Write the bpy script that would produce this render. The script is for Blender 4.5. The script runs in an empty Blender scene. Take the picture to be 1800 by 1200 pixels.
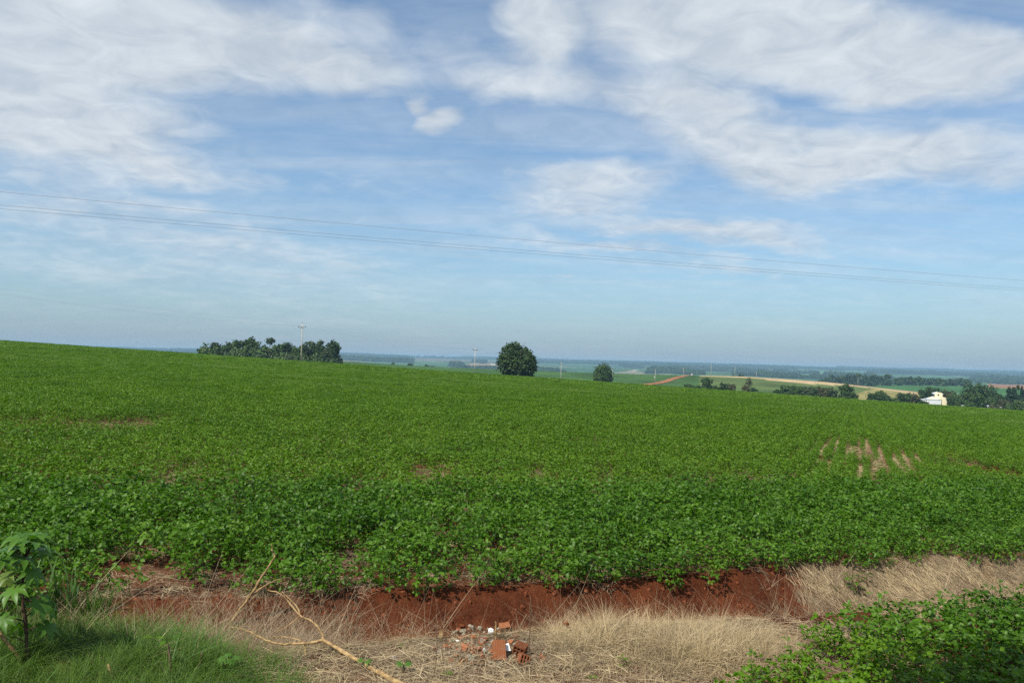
import bpy, math, random
import numpy as np
from mathutils import Vector, Matrix, Euler

R = math.radians
SC = bpy.context.scene
COL = SC.collection
random.seed(7)
RNG = np.random.default_rng(11)

# ------------------------------------------------------------------ camera
EYE = 3.0
FPX = 1400.0                      # focal length in photograph pixels (1800 wide)
PITCH, ROLL = 1.27, 1.5           # degrees
cam_data = bpy.data.cameras.new('camera')
cam_data.sensor_width = 36.0
cam_data.lens = 36.0 * FPX / 1800.0
cam_data.clip_start = 0.1
cam_data.clip_end = 60000.0
cam = bpy.data.objects.new('camera', cam_data)
COL.objects.link(cam)
CAM_M = Matrix.Rotation(R(90 + PITCH), 4, 'X') @ Matrix.Rotation(R(ROLL), 4, 'Z')
CAM_M.translation = (0, 0, EYE)
cam.matrix_world = CAM_M
SC.camera = cam
CM = np.array(CAM_M.to_3x3())

# ------------------------------------------------------------------ exposure and sampling
SC.view_settings.view_transform = 'Standard'
SC.view_settings.look = 'None'
SC.view_settings.exposure = 0.48
SC.view_settings.gamma = 1.0
SC.view_settings.use_curve_mapping = False
cy = SC.cycles
cy.max_bounces = 5
cy.diffuse_bounces = 3
cy.glossy_bounces = 2
cy.transmission_bounces = 3
cy.transparent_max_bounces = 6
cy.volume_bounces = 0
cy.sample_clamp_indirect = 6.0
cy.use_denoising = False
cy.denoiser = "OPENIMAGEDENOISE"

# ------------------------------------------------------------------ sun and sky
SUN_EL, SUN_AZ = 52.0, 222.0      # azimuth clockwise from +Y: the sun stands behind the camera, to the left
sun_vec = Vector((math.sin(R(SUN_AZ)) * math.cos(R(SUN_EL)), math.cos(R(SUN_AZ)) * math.cos(R(SUN_EL)), math.sin(R(SUN_EL))))
sd = bpy.data.lights.new('sun', 'SUN')
sd.energy = 4.0
sd.angle = R(0.53)
sd.color = (1.0, 0.95, 0.87)
sun = bpy.data.objects.new('sun', sd)
COL.objects.link(sun)
sun.rotation_euler = sun_vec.to_track_quat('Z', 'Y').to_euler()
sun.location = (-20, -20, 40)


class NT:
    """small helper round a node tree"""
    def __init__(s, tree):
        s.t = tree
        s.n = tree.nodes
        s.l = tree.links

    def new(s, kind, **kw):
        nd = s.n.new(kind)
        for k, v in kw.items():
            setattr(nd, k, v)
        return nd

    def put(s, sock, v):
        if isinstance(v, bpy.types.NodeSocket):
            s.l.new(v, sock)
        elif v is not None:
            if isinstance(v, (tuple, list)) and len(v) == 3 and len(getattr(sock, 'default_value', (0, 0, 0))) == 4:
                v = (*v, 1.0)
            sock.default_value = v

    def math(s, op, a, b=None, c=None, clamp=False):
        nd = s.new('ShaderNodeMath', operation=op, use_clamp=clamp)
        for i, v in enumerate((a, b, c)):
            s.put(nd.inputs[i], v)
        return nd.outputs[0]

    def vmath(s, op, a, b=None, scale=None):
        nd = s.new('ShaderNodeVectorMath', operation=op)
        s.put(nd.inputs[0], a)
        s.put(nd.inputs[1], b)
        if scale is not None:
            s.put(nd.inputs['Scale'], scale)
        return nd.outputs['Value'] if op in ('LENGTH', 'DOT_PRODUCT', 'DISTANCE') else nd.outputs[0]

    def noise(s, vec, scale, detail=4, rough=0.55, dist=0.0, col=False):
        nd = s.new('ShaderNodeTexNoise')
        s.put(nd.inputs['Vector'], vec)
        nd.inputs['Scale'].default_value = scale
        nd.inputs['Detail'].default_value = detail
        nd.inputs['Roughness'].default_value = rough
        nd.inputs['Distortion'].default_value = dist
        return nd.outputs['Color'] if col else nd.outputs[0]

    def rng(s, v, a, b, c=0.0, d=1.0, smooth=True):
        nd = s.new('ShaderNodeMapRange', interpolation_type='SMOOTHSTEP' if smooth else 'LINEAR', clamp=True)
        s.put(nd.inputs[0], v)
        for i, x in zip((1, 2, 3, 4), (a, b, c, d)):
            s.put(nd.inputs[i], x)
        return nd.outputs[0]

    def mix(s, f, a, b, mode='MIX'):
        nd = s.new('ShaderNodeMix', data_type='RGBA', blend_type=mode)
        s.put(nd.inputs[0], f)
        s.put(nd.inputs[6], a)
        s.put(nd.inputs[7], b)
        return nd.outputs[2]

    def mapping(s, v, loc=(0, 0, 0), rot=(0, 0, 0), scl=(1, 1, 1), kind='POINT'):
        nd = s.new('ShaderNodeMapping', vector_type=kind)
        s.put(nd.inputs[0], v)
        nd.inputs[1].default_value = loc
        nd.inputs[2].default_value = rot
        nd.inputs[3].default_value = scl
        return nd.outputs[0]


# ------------------------------------------------------------------ pixel <-> direction helpers (photograph pixels, 1800 x 1200)
def ray(px, py):
    d = CM @ np.array(((px - 900) / FPX, (600 - py) / FPX, -1.0))
    return d / d[1]                                    # scaled so that y = 1: (u, 1, w)


def project(P):
    """world points (N,3) -> photograph pixels (N,2) and depth"""
    q = (np.asarray(P) - np.array((0, 0, EYE))) @ CM
    z = np.minimum(q[:, 2], -1e-6)
    return np.stack((900 + FPX * q[:, 0] / -z, 600 - FPX * q[:, 1] / -z), 1), -q[:, 2]


def at(px, py, y):
    """the point y metres ahead that is seen at that place of the photograph"""
    d = ray(px, py)
    return Vector((d[0] * y, y, EYE + d[2] * y))


# ------------------------------------------------------------------ world
world = bpy.data.worlds.new('World')
SC.world = world
world.use_nodes = True
W = NT(world.node_tree)
W.n.clear()
SKY_STRENGTH = 0.1
sky = W.new('ShaderNodeTexSky', sky_type='NISHITA')
sky.sun_disc = False
sky.sun_elevation = R(SUN_EL)
sky.sun_rotation = R(SUN_AZ)
sky.altitude = 300
sky.air_density = 1.0
sky.dust_density = 1.2
sky.ozone_density = 2.5
tc = W.new('ShaderNodeTexCoord')
D = tc.outputs['Generated']
sep = W.new('ShaderNodeSeparateXYZ')
W.put(sep.inputs[0], D)
dx, dy, dz = sep.outputs
ysafe = W.math('MAXIMUM', dy, 0.03)
u = W.math('DIVIDE', dx, ysafe)
w = W.math('DIVIDE', dz, ysafe)
cmb = W.new('ShaderNodeCombineXYZ')
W.put(cmb.inputs[0], u)
W.put(cmb.inputs[1], w)
uw = cmb.outputs[0]
# cloud layer seen in perspective: directions projected on a plane overhead
zq = W.math('ADD', W.math('MAXIMUM', dz, 0.0), 0.16)
cq = W.new('ShaderNodeCombineXYZ')
W.put(cq.inputs[0], W.math('DIVIDE', dx, zq))
W.put(cq.inputs[1], W.math('DIVIDE', dy, zq))
q = cq.outputs[0]
warp = W.vmath('SCALE', W.vmath('SUBTRACT', W.noise(q, 1.6, 4, 0.6, col=True), (0.5, 0.5, 0.5)), scale=0.22)
uww = W.vmath('ADD', uw, W.vmath('MULTIPLY', warp, (1.0, 0.55, 0.0)))


def ellipse(px, py, rx, ry, ang, amp):
    d = ray(px, py)
    m = W.mapping(uww, loc=(d[0], d[2], 0), rot=(0, 0, -R(ang + ROLL)), scl=(rx * 1.18 / FPX, ry * 1.18 / FPX, 1), kind='TEXTURE')
    r = W.vmath('LENGTH', W.vmath('MULTIPLY', m, (1, 1, 0)))
    return W.rng(r, 1.25, 0.15, 0.0, amp)


ELL = [  # cloud banks: place, half width, half height, tilt, density
    (190, 60, 470, 110, 0, 0.95), (520, 75, 230, 60, 12, 0.75), (60, 190, 360, 115, 8, 0.85), (230, 255, 240, 50, 12, 0.6),
    (60, 300, 260, 90, 4, 0.35), (955, 45, 110, 75, 20, 0.75), (1340, 45, 400, 105, 4, 0.95), (1690, 90, 190, 100, 0, 0.9),
    (930, 130, 250, 60, 10, 0.55), (1240, 210, 250, 100, 18, 0.72), (1480, 270, 360, 68, -3, 0.72), (1010, 340, 190, 50, -8, 0.5),
    (1230, 395, 250, 38, 4, 0.55), (1140, 450, 330, 30, 6, 0.42), (785, 205, 60, 40, -10, 0.62), (722, 172, 38, 26, 30, 0.6),
    (1610, 130, 110, 50, -14, 0.8), (350, 430, 460, 80, 8, 0.42), (300, 500, 560, 60, 6, 0.38), (640, 330, 200, 60, 5, 0.15), (640, 515, 300, 22, 4, 0.22),
    (1015, 500, 26, 9, 0, 0.45), (1550, 530, 100, 14, 3, 0.25), (1080, 150, 150, 40, 25, 0.3), (660, 40, 60, 40, 40, 0.3)]
env = None
for e in ELL:
    v = ellipse(*e)
    env = v if env is None else W.math('MAXIMUM', W.math('MULTIPLY', W.math('ADD', env, v), 0.62), W.math('MAXIMUM', env, v))
# elsewhere in the sky (behind and beside the camera) the same kind of broken cloud
back = W.rng(dy, 0.42, 0.2)
env_b = W.math('MULTIPLY', W.rng(W.noise(q, 0.55, 2, 0.5), 0.35, 0.7), 0.8)
env = W.math('MAXIMUM', env, W.math('MULTIPLY', back, env_b))
n_big = W.noise(q, 2.3, 6, 0.54, 0.5)
qs = W.mapping(q, rot=(0, 0, R(-28)), scl=(0.9, 3.6, 1))
n_str = W.noise(qs, 1.7, 5, 0.55, 0.9)
n_fine = W.noise(q, 8.0, 5, 0.58, 0.6)
nn = W.math('ADD', W.math('MULTIPLY', n_big, 0.60), W.math('ADD', W.math('MULTIPLY', n_str, 0.20), W.math('MULTIPLY', n_fine, 0.20)))
dens = W.math('ADD', W.math('MULTIPLY', env, 1.25), W.math('MULTIPLY', W.math('SUBTRACT', nn, 0.5), 1.35))
alpha = W.rng(dens, -0.12, 0.92, 0.0, 0.94)
# thin high veil streaks everywhere
qv = W.mapping(q, rot=(0, 0, R(-20)), scl=(0.5, 2.8, 1))
veil = W.rng(W.noise(qv, 1.4, 6, 0.6, 0.6), 0.30, 0.72, 0.13, 0.44)
alpha = W.math('MAXIMUM', alpha, veil)
shade = W.math('ADD', W.math('MULTIPLY', n_big, 0.5), W.math('MULTIPLY', n_fine, 0.5))
q2 = W.vmath('ADD', q, (0.10, 0.16, 0.0))
lit = W.math('SUBTRACT', W.noise(q2, 2.3, 6, 0.54, 0.5), n_big)
bright = W.math('ADD', W.rng(shade, 0.28, 0.70), W.math('MULTIPLY', lit, 1.1), clamp=True)
CLOUD_D, CLOUD_L = (3.4, 3.95, 4.6), (5.6, 6.0, 6.3)
cloud = W.mix(bright, CLOUD_D, CLOUD_L)
skyc = W.mix(1.0, sky.outputs[0], (0.74, 0.965, 1.04), 'MULTIPLY')
# pale, hazy air low over the land
hz = W.math('MULTIPLY', W.math('POWER', W.math('SUBTRACT', 1.0, W.math('MINIMUM', W.math('MAXIMUM', dz, 0.0), 1.0)), 11.0), 0.9)
skyc = W.mix(hz, skyc, (2.25, 3.05, 3.95))
alpha = W.math('MULTIPLY', alpha, W.rng(dz, 0.0, 0.16, 0.25, 1.0))
final = W.mix(alpha, skyc, cloud)
bg = W.new('ShaderNodeBackground')
W.put(bg.inputs[0], final)
bg.inputs[1].default_value = SKY_STRENGTH
wo = W.new('ShaderNodeOutputWorld')
W.l.new(bg.outputs[0], wo.inputs[0])


# ------------------------------------------------------------------ object helpers
def tag(o, label=None, cat=None, group=None, kind=None):
    if label:
        o['label'] = label
    if cat:
        o['category'] = cat
    if group:
        o['group'] = group
    if kind:
        o['kind'] = kind
    return o


def link(o, parent=None):
    COL.objects.link(o)
    if parent is not None:
        o.parent = parent
    return o


def empty(name, loc, rz=0.0, label=None, cat=None, group=None):
    o = bpy.data.objects.new(name, None)
    o.empty_display_size = 0.2
    COL.objects.link(o)
    o.location = loc
    o.rotation_euler = (0, 0, rz)
    return tag(o, label, cat, group)


class MB:
    """collects vertices and faces of one mesh"""
    def __init__(s):
        s.v, s.f, s.k = [], [], 0

    def add(s, verts, faces):
        s.v.append(np.asarray(verts, float).reshape(-1, 3))
        k = s.k
        s.f.extend([tuple(i + k for i in f) for f in faces])
        s.k += len(s.v[-1])

    def box(s, c, size, rot=None):
        x, y, z = (np.array(size) / 2)
        v = np.array([(-x, -y, -z), (x, -y, -z), (x, y, -z), (-x, y, -z), (-x, -y, z), (x, -y, z), (x, y, z), (-x, y, z)])
        if rot is not None:
            v = v @ np.array(Euler(rot).to_matrix()).T
        s.add(v + np.array(c), [(0, 3, 2, 1), (4, 5, 6, 7), (0, 1, 5, 4), (1, 2, 6, 5), (2, 3, 7, 6), (3, 0, 4, 7)])

    def tube(s, pts, radii, n=6, cap=True):
        pts = [Vector(p) for p in pts]
        rings = []
        up = Vector((0.3, 0.2, 1)).normalized()
        for i, p in enumerate(pts):
            t = (pts[min(i + 1, len(pts) - 1)] - pts[max(i - 1, 0)]).normalized()
            a = t.cross(up)
            if a.length < 1e-3:
                a = t.cross(Vector((1, 0, 0)))
            a.normalize()
            b = t.cross(a)
            r = radii[i] if hasattr(radii, '__len__') else radii
            rings.append([p + (a * math.cos(2 * math.pi * k / n) + b * math.sin(2 * math.pi * k / n)) * r for k in range(n)])
        v = [tuple(p) for ring in rings for p in ring]
        f = []
        for i in range(len(pts) - 1):
            for k in range(n):
                a, b2 = i * n + k, i * n + (k + 1) % n
                f.append((a, b2, b2 + n, a + n))
        if cap:
            f.append(tuple(range(n))[::-1])
            f.append(tuple((len(pts) - 1) * n + k for k in range(n)))
        s.add(v, f)

    def mesh(s, name, mat, smooth=False):
        me = bpy.data.meshes.new(name)
        v = np.concatenate(s.v) if s.v else np.zeros((0, 3))
        me.from_pydata(v.tolist(), [], s.f)
        for m in (mat if isinstance(mat, (list, tuple)) else [mat]):
            me.materials.append(m)
        if smooth:
            me.polygons.foreach_set('use_smooth', [True] * len(me.polygons))
        me.update()
        return me

    def build(s, name, mat, parent=None, smooth=False):
        return link(bpy.data.objects.new(name, s.mesh(name, mat, smooth)), parent)


def quads_mesh(name, V, per, faces, mat, smooth=False):
    """V: (N*per, 3) vertices of N alike pieces; faces: index tuples of one piece"""
    N = len(V) // per
    f3 = [f for f in faces if len(f) == 3]
    f4 = [f for f in faces if len(f) == 4]
    base = (np.arange(N) * per)[:, None]
    loops, tot = [], []
    for grp, k in ((f3, 3), (f4, 4)):
        for f in grp:
            loops.append((base + np.array(f)[None]).ravel())
            tot.append(np.full(N, k))
    loops = np.concatenate(loops).astype(np.int32)
    tot = np.concatenate(tot).astype(np.int32)
    me = bpy.data.meshes.new(name)
    me.vertices.add(len(V))
    me.vertices.foreach_set('co', np.ascontiguousarray(V, dtype=np.float32).ravel())
    me.loops.add(len(loops))
    me.loops.foreach_set('vertex_index', loops)
    me.polygons.add(len(tot))
    me.polygons.foreach_set('loop_start', np.concatenate(([0], np.cumsum(tot)[:-1])).astype(np.int32))
    me.materials.append(mat)
    if smooth:
        me.polygons.foreach_set('use_smooth', np.ones(len(tot), bool))
    me.update(calc_edges=True)
    return me


def frames(nrm, spin):
    """orthonormal frames (N,3,3) with rows x, y, z=nrm, spun about nrm"""
    nrm = nrm / np.linalg.norm(nrm, axis=1, keepdims=True)
    ref = np.where(np.abs(nrm[:, 2:3]) < 0.9, np.array([[0, 0, 1.0]]), np.array([[1.0, 0, 0]]))
    a = np.cross(ref, nrm)
    a /= np.linalg.norm(a, axis=1, keepdims=True)
    b = np.cross(nrm, a)
    c, s = np.cos(spin)[:, None], np.sin(spin)[:, None]
    return np.stack((a * c + b * s, -a * s + b * c, nrm), 1)


def scatter(name, P, rot, scl, idx, sources, label=None, cat=None, kind='stuff'):
    """one object whose points carry the given meshes (grass, crop, straw: what nobody could count)"""
    me = bpy.data.meshes.new(name)
    me.vertices.add(len(P))
    me.vertices.foreach_set('co', np.ascontiguousarray(P, dtype=np.float32).ravel())
    for nm, ty, arr in (('rot', 'FLOAT_VECTOR', rot), ('scl', 'FLOAT_VECTOR', scl), ('idx', 'INT', idx)):
        a = me.attributes.new(nm, ty, 'POINT')
        a.data.foreach_set('vector' if ty == 'FLOAT_VECTOR' else 'value', np.ascontiguousarray(arr, dtype=np.float32 if ty != 'INT' else np.int32).ravel())
    me.update()
    o = link(bpy.data.objects.new(name, me))
    src = bpy.data.collections.new(name + '_kinds')
    for i, m in enumerate(sources):
        so = bpy.data.objects.new('%s_kind_%03d' % (name, i), m)
        src.objects.link(so)
    g = bpy.data.node_groups.new(name + '_scatter', 'GeometryNodeTree')
    g.interface.new_socket('Geometry', in_out='INPUT', socket_type='NodeSocketGeometry')
    g.interface.new_socket('Geometry', in_out='OUTPUT', socket_type='NodeSocketGeometry')
    gi, go = g.nodes.new('NodeGroupInput'), g.nodes.new('NodeGroupOutput')
    ci = g.nodes.new('GeometryNodeCollectionInfo')
    ci.inputs['Collection'].default_value = src
    ci.inputs['Separate Children'].default_value = True
    ci.inputs['Reset Children'].default_value = True
    ip = g.nodes.new('GeometryNodeInstanceOnPoints')

    def attr(nm, ty):
        nd = g.nodes.new('GeometryNodeInputNamedAttribute')
        nd.data_type = ty
        nd.inputs['Name'].default_value = nm
        return nd.outputs['Attribute']
    er = g.nodes.new('FunctionNodeEulerToRotation')
    g.links.new(attr('rot', 'FLOAT_VECTOR'), er.inputs[0])
    g.links.new(gi.outputs[0], ip.inputs['Points'])
    g.links.new(ci.outputs[0], ip.inputs['Instance'])
    ip.inputs['Pick Instance'].default_value = True
    g.links.new(attr('idx', 'INT'), ip.inputs['Instance Index'])
    g.links.new(er.outputs[0], ip.inputs['Rotation'])
    g.links.new(attr('scl', 'FLOAT_VECTOR'), ip.inputs['Scale'])
    g.links.new(ip.outputs[0], go.inputs[0])
    md = o.modifiers.new('scatter', 'NODES')
    md.node_group = g
    return tag(o, label, cat, None, kind)


def fbm(x, y, seed=0, octaves=4, gain=0.5):
    """cheap smooth value noise for shaping the ground, about -1..1"""
    x, y = np.asarray(x, float), np.asarray(y, float)
    out, amp, tot = 0.0, 1.0, 0.0
    for o in range(octaves):
        xi, yi = np.floor(x).astype(np.int64), np.floor(y).astype(np.int64)
        fx, fy = x - xi, y - yi
        fx, fy = fx * fx * (3 - 2 * fx), fy * fy * (3 - 2 * fy)

        def h(i, j):
            k = (i * 374761393 + j * 668265263 + (seed + o * 17) * 69069) & 0x7fffffff
            k = ((k ^ (k >> 13)) * 1274126177) & 0x7fffffff
            return ((k ^ (k >> 16)) & 0xffff) / 32767.5 - 1.0
        n = (h(xi, yi) * (1 - fx) + h(xi + 1, yi) * fx) * (1 - fy) + (h(xi, yi + 1) * (1 - fx) + h(xi + 1, yi + 1) * fx) * fy
        out = out + n * amp
        tot += amp
        amp *= gain
        x, y = x * 2.03 + 11.3, y * 2.03 + 5.7
    return out / tot


# ------------------------------------------------------------------ the lie of the land
A_X, B_Y, H_C, D_C = -0.0426, -0.0207, 2.6, 240.0
TU = np.array([-1.2, -.7, -.4, -.2, -.1, 0, .1, .2, .3, .4, .5, .6, .7, 1.2])
TY = np.array([420, 520, 650, 800, 1000, 1400, 2000, 3000, 5000, 8000, 11000, 13000, 20000.])
TZ = np.array([
    [0, 0, 0, 0, 0, 0, 0, 0, 0, 0, 0, 0, 0, 0],                                       # 420: filled from the near slope
    [6, 3, -2.0, -6.6, -9.3, -11.9, -14, -16.2, -18, -20.3, -22.6, -25, -27, -35],
    [6, 3, -2.6, -6.8, -9.4, -11.7, -13, -15.3, -15.6, -18.9, -23.4, -28.6, -30, -38],
    [4, 2, -2.0, -6.8, -9.6, -10.8, -11.6, -11.7, -11.6, -15.0, -22, -29, -32, -38],
    [-4, -4, -6, -14, -18, -20, -22, -22, -21, -25, -26, -27.5, -29, -38],
    [-25, -25, -30, -36, -40, -40, -40, -40, -38, -34, -27.5, -27, -27, -34],
    [-40, -40, -42, -46, -48, -48, -48, -48, -46, -42, -37, -36, -36, -40],
    [-40, -40, -40, -44, -45, -45, -46, -46, -45, -45, -44, -43, -43, -43],
    [-30, -30, -28, -32, -36, -38, -38, -38, -38, -38, -38, -38, -38, -38],
    [-8, -8, -8, -12, -14, -16, -16, -16, -16, -18, -18, -18, -18, -18],
    [6, 6, 6, 4, 3, 2, 1, 1, 0, 0, 0, 0, 0, 0],
    [6, 6, 6, 4, 3, 2, 1, 1, 0, 0, 0, 0, 0, 0],
    [-60, -60, -60, -60, -60, -60, -60, -60, -60, -60, -60, -60, -60, -60]], float)
def near_slope(x, y):
    yy = np.maximum(y, -40)
    xx = 60 * np.tanh(x / 60) * 0 + x
    return (EYE - H_C - 0.4) + A_X * xx + B_Y * yy + H_C * (2 * yy / D_C - (np.maximum(yy, 0) / D_C) ** 2)


def near_at(px, py, lift=0.0):
    """where that place of the photograph falls on the undisturbed near slope (raised by lift)"""
    d = ray(px, py)
    y = 8.0
    for _ in range(60):
        y = 0.5 * y + 0.5 * max(1.0, (float(near_slope(np.array(d[0] * y), np.array(y))) + lift - EYE) / d[2])
    return d[0] * y, y


_e = [near_at(px, py) for px, py in ((-100, 1072), (120, 1070), (300, 1067), (430, 1062), (600, 1051), (850, 1040), (1000, 1035), (1200, 1021), (1350, 1004), (1500, 993), (1800, 985), (1950, 982))]
EDGE_X = np.array([-40.0] + [e[0] for e in _e] + [40.0])
EDGE_Y = np.array([_e[0][1] - 4.0] + [e[1] for e in _e] + [_e[-1][1] + 5.0])


def edge(x):
    return np.interp(x, EDGE_X, EDGE_Y)


def sstep(a, b, v):
    t = np.clip((v - a) / (b - a), 0, 1)
    return t * t * (3 - 2 * t)


def terrain(x, y, fine=True):
    x, y = np.asarray(x, float), np.asarray(y, float)
    zn = near_slope(np.clip(x, -400, 400), np.clip(y, -40, 430))
    yy = np.clip(y, 420.001, 19999)
    uu = np.clip(x / np.maximum(y, 1), -1.19, 1.19)
    ly = np.log(yy)
    LY = np.log(TY)
    j = np.clip(np.searchsorted(LY, ly) - 1, 0, len(LY) - 2)
    t = (ly - LY[j]) / (LY[j + 1] - LY[j])
    row0 = near_slope(TU * 420, np.full(len(TU), 420.0)) - EYE
    tab = TZ.copy()
    tab[0] = row0

    def colv(jj):
        i = np.clip(np.searchsorted(TU, uu) - 1, 0, len(TU) - 2)
        s = (uu - TU[i]) / (TU[i + 1] - TU[i])
        p1, p2 = tab[jj, i], tab[jj, i + 1]
        p0, p3 = tab[jj, np.maximum(i - 1, 0)], tab[jj, np.minimum(i + 2, len(TU) - 1)]
        m1 = (p2 - p0) * 0.5
        m2 = (p3 - p1) * 0.5
        s2, s3 = s * s, s * s * s
        return (2 * s3 - 3 * s2 + 1) * p1 + (s3 - 2 * s2 + s) * m1 + (-2 * s3 + 3 * s2) * p2 + (s3 - s2) * m2
    a, b = colv(j), colv(j + 1)
    a0, b0 = colv(np.maximum(j - 1, 0)), colv(np.minimum(j + 2, len(TY) - 1))
    m1, m2 = (b - a0) * 0.4, (b0 - a) * 0.4
    t2, t3 = t * t, t * t * t
    zf = EYE + (2 * t3 - 3 * t2 + 1) * a + (t3 - 2 * t2 + t) * m1 + (-2 * t3 + 3 * t2) * b + (t3 - t2) * m2
    big = fbm(x / 900.0, y / 1300.0, 3, 4) * 10 * sstep(900, 3000, y) + fbm(x / 420.0, y / 1000.0, 9, 3) * 5 * sstep(1500, 4000, y)
    big = big * np.where(y > 9500, 1.5, 1.0)
    zf = zf + big
    k = sstep(330, 430, y)
    z = zn * (1 - k) + zf * k
    # the drainage ditch along the field edge, and the verge this side of it
    e = edge(x)
    f = y - e + 0.10 * fbm(x * 0.9, y * 0.0, 5, 3)
    if fine:
        wob = 1 + 0.18 * fbm(x * 0.6, 0 * x, 21, 2)
        wd = np.interp(x, [-4.2, -3.0, -2.0, 2.5, 4.5], [0.30, 0.50, 0.72, 0.80, 1.0])
        dep = np.interp(x, [-4.2, -3.0, -2.0, 2.5, 4.5], [0.10, 0.24, 0.36, 0.40, 0.46]) * wob
        prof = np.where(f > 0, 0, np.where(f > -wd, -dep * sstep(0, 1, -f / wd) ** 0.8, np.where(f > -wd - 0.2, -dep, -dep + (dep - 0.06) * sstep(wd + 0.2, wd + 1.0, -f))))
        z = z + np.where(np.abs(f) < 30, prof, -0.06)
        z = z + 0.04 * np.exp(-((f - 0.1) / 0.22) ** 2)
        g = np.exp(-((x - 1.75) / 1.35) ** 2 - ((y - 8.55) / 0.75) ** 2)
        z = z + 0.16 * g
        z = z + 0.09 * np.exp(-((x + 0.25) / 0.55) ** 2 - ((y - 8.2) / 0.42) ** 2)
        nearw = 1 - sstep(14, 30, np.hypot(x, y))
        bankm = np.where((f < 0.05) & (f > -1.0), 1.0, 0.0) * sstep(-4.5, -2.5, x)
        z = z + bankm * (0.035 * fbm(x * 5.5, y * 2.2, 35, 3) + 0.018 * fbm(x * 15, y * 11, 37, 2))
        z = z + nearw * (0.03 * fbm(x * 2.2, y * 2.2, 31, 4) + 0.012 * fbm(x * 9, y * 9, 33, 3))
    z = z + 0.05 * fbm(x / 9.0, y / 9.0, 41, 2) * (1 - sstep(60, 200, y)) * sstep(12, 25, y)
    return z


def T(x, y):
    return float(terrain(np.array([x]), np.array([y]))[0])


def ground_at(px, py, ymin=4.0, ymax=15000.0, lift=0.0):
    """first point of the ground seen at that place of the photograph"""
    d = ray(px, py)
    ys = np.exp(np.linspace(math.log(ymin), math.log(ymax), 6000))
    zz = EYE + d[2] * ys
    tz = terrain(d[0] * ys, ys) + lift
    k = np.argmax(tz >= zz)
    if not (tz >= zz).any():
        k = int(np.argmin(zz - tz))
    yk = ys[k]
    return Vector((d[0] * yk, yk, float(tz[k]) - lift))


# ------------------------------------------------------------------ materials
def material(name, fn, rough=0.9, spec=0.2, transl=0.0, bump=None):
    """fn(N) -> (colour socket or tuple); optional translucency and bump(N) -> (height socket, distance)"""
    m = bpy.data.materials.new(name)
    m.use_nodes = True
    N = NT(m.node_tree)
    N.n.clear()
    out = N.new('ShaderNodeOutputMaterial')
    p = N.new('ShaderNodeBsdfPrincipled')
    c = fn(N)
    N.put(p.inputs['Base Color'], c)
    p.inputs['Roughness'].default_value = rough
    p.inputs['Specular IOR Level'].default_value = spec
    if bump:
        hgt, dist = bump(N)
        b = N.new('ShaderNodeBump')
        N.put(b.inputs['Height'], hgt)
        b.inputs['Distance'].default_value = dist
        N.l.new(b.outputs[0], p.inputs['Normal'])
    sh = p.outputs[0]
    if transl > 0:
        t = N.new('ShaderNodeBsdfTranslucent')
        N.put(t.inputs[0], N.mix(1.0, c, (1.0, 1.25, 0.45), 'MULTIPLY'))
        mx = N.new('ShaderNodeMixShader')
        mx.inputs[0].default_value = transl
        N.l.new(sh, mx.inputs[1])
        N.l.new(t.outputs[0], mx.inputs[2])
        sh = mx.outputs[0]
    N.l.new(sh, out.inputs[0])
    return m


def pos(N):
    return N.new('ShaderNodeNewGeometry').outputs['Position']


def objrand(N):
    return N.new('ShaderNodeObjectInfo').outputs['Random']


def island(N):
    return N.new('ShaderNodeNewGeometry').outputs['Random Per Island']


def leafy(a, b, c, streak=None):
    """leaf colour that varies from leaf to leaf, plant to plant and over the field"""
    def fn(N):
        p = pos(N)
        k = N.math('ADD', N.math('MULTIPLY', island(N), 0.45), N.math('ADD', N.math('MULTIPLY', objrand(N), 0.25), N.math('MULTIPLY', N.rng(N.noise(p, 0.35, 3, 0.6), 0.3, 0.7), 0.3)))
        col = N.mix(N.rng(k, 0.15, 0.85, smooth=False), a, b)
        col = N.mix(N.rng(N.noise(p, 0.045, 4, 0.6), 0.42, 0.72, 0, 0.5), col, c)
        col = N.mix(N.rng(N.noise(p, 1.1, 4, 0.65), 0.55, 0.75, 0, 0.45), col, N.vmath('MULTIPLY', b, (1.25, 1.05, 1.2)))
        if streak:
            q = N.mapping(p, rot=(0, 0, R(24)), scl=(0.035, 0.16, 0.0))
            s = N.rng(N.noise(q, 1.0, 5, 0.6), 0.52, 0.70, 0, 0.6)
            far = N.rng(N.vmath('LENGTH', p), 45, 90)
            col = N.mix(N.math('MULTIPLY', s, far), col, streak)
        return col
    return fn


M = {}
M['soy'] = material('soybean_leaf_green', leafy((0.029, 0.090, 0.003), (0.108, 0.222, 0.012), (0.050, 0.135, 0.007)), 0.44, 0.27, 0.34)
M['soy_young'] = material('soybean_leaf_yellowish', leafy((0.047, 0.122, 0.003), (0.132, 0.240, 0.009), (0.080, 0.168, 0.006), (0.23, 0.31, 0.10)), 0.44, 0.27, 0.33)
M['stem'] = material('soybean_stem', lambda N: (0.10, 0.12, 0.035), 0.7, 0.2)
M['castor'] = material('castor_leaf', leafy((0.045, 0.125, 0.014), (0.095, 0.20, 0.024), (0.07, 0.155, 0.018)), 0.42, 0.28, 0.30)
M['castor_y'] = material('castor_leaf_yellowing', leafy((0.085, 0.150, 0.020), (0.14, 0.20, 0.03), (0.11, 0.17, 0.03)), 0.42, 0.4, 0.28)
M['castor_stem'] = material('castor_stem', lambda N: N.mix(N.rng(N.noise(pos(N), 14, 3), 0.35, 0.65), (0.045, 0.028, 0.02), (0.11, 0.07, 0.04)), 0.7, 0.2)
M['grass'] = material('grass_blade', leafy((0.050, 0.105, 0.012), (0.120, 0.205, 0.030), (0.085, 0.150, 0.020)), 0.5, 0.22, 0.3)
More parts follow.
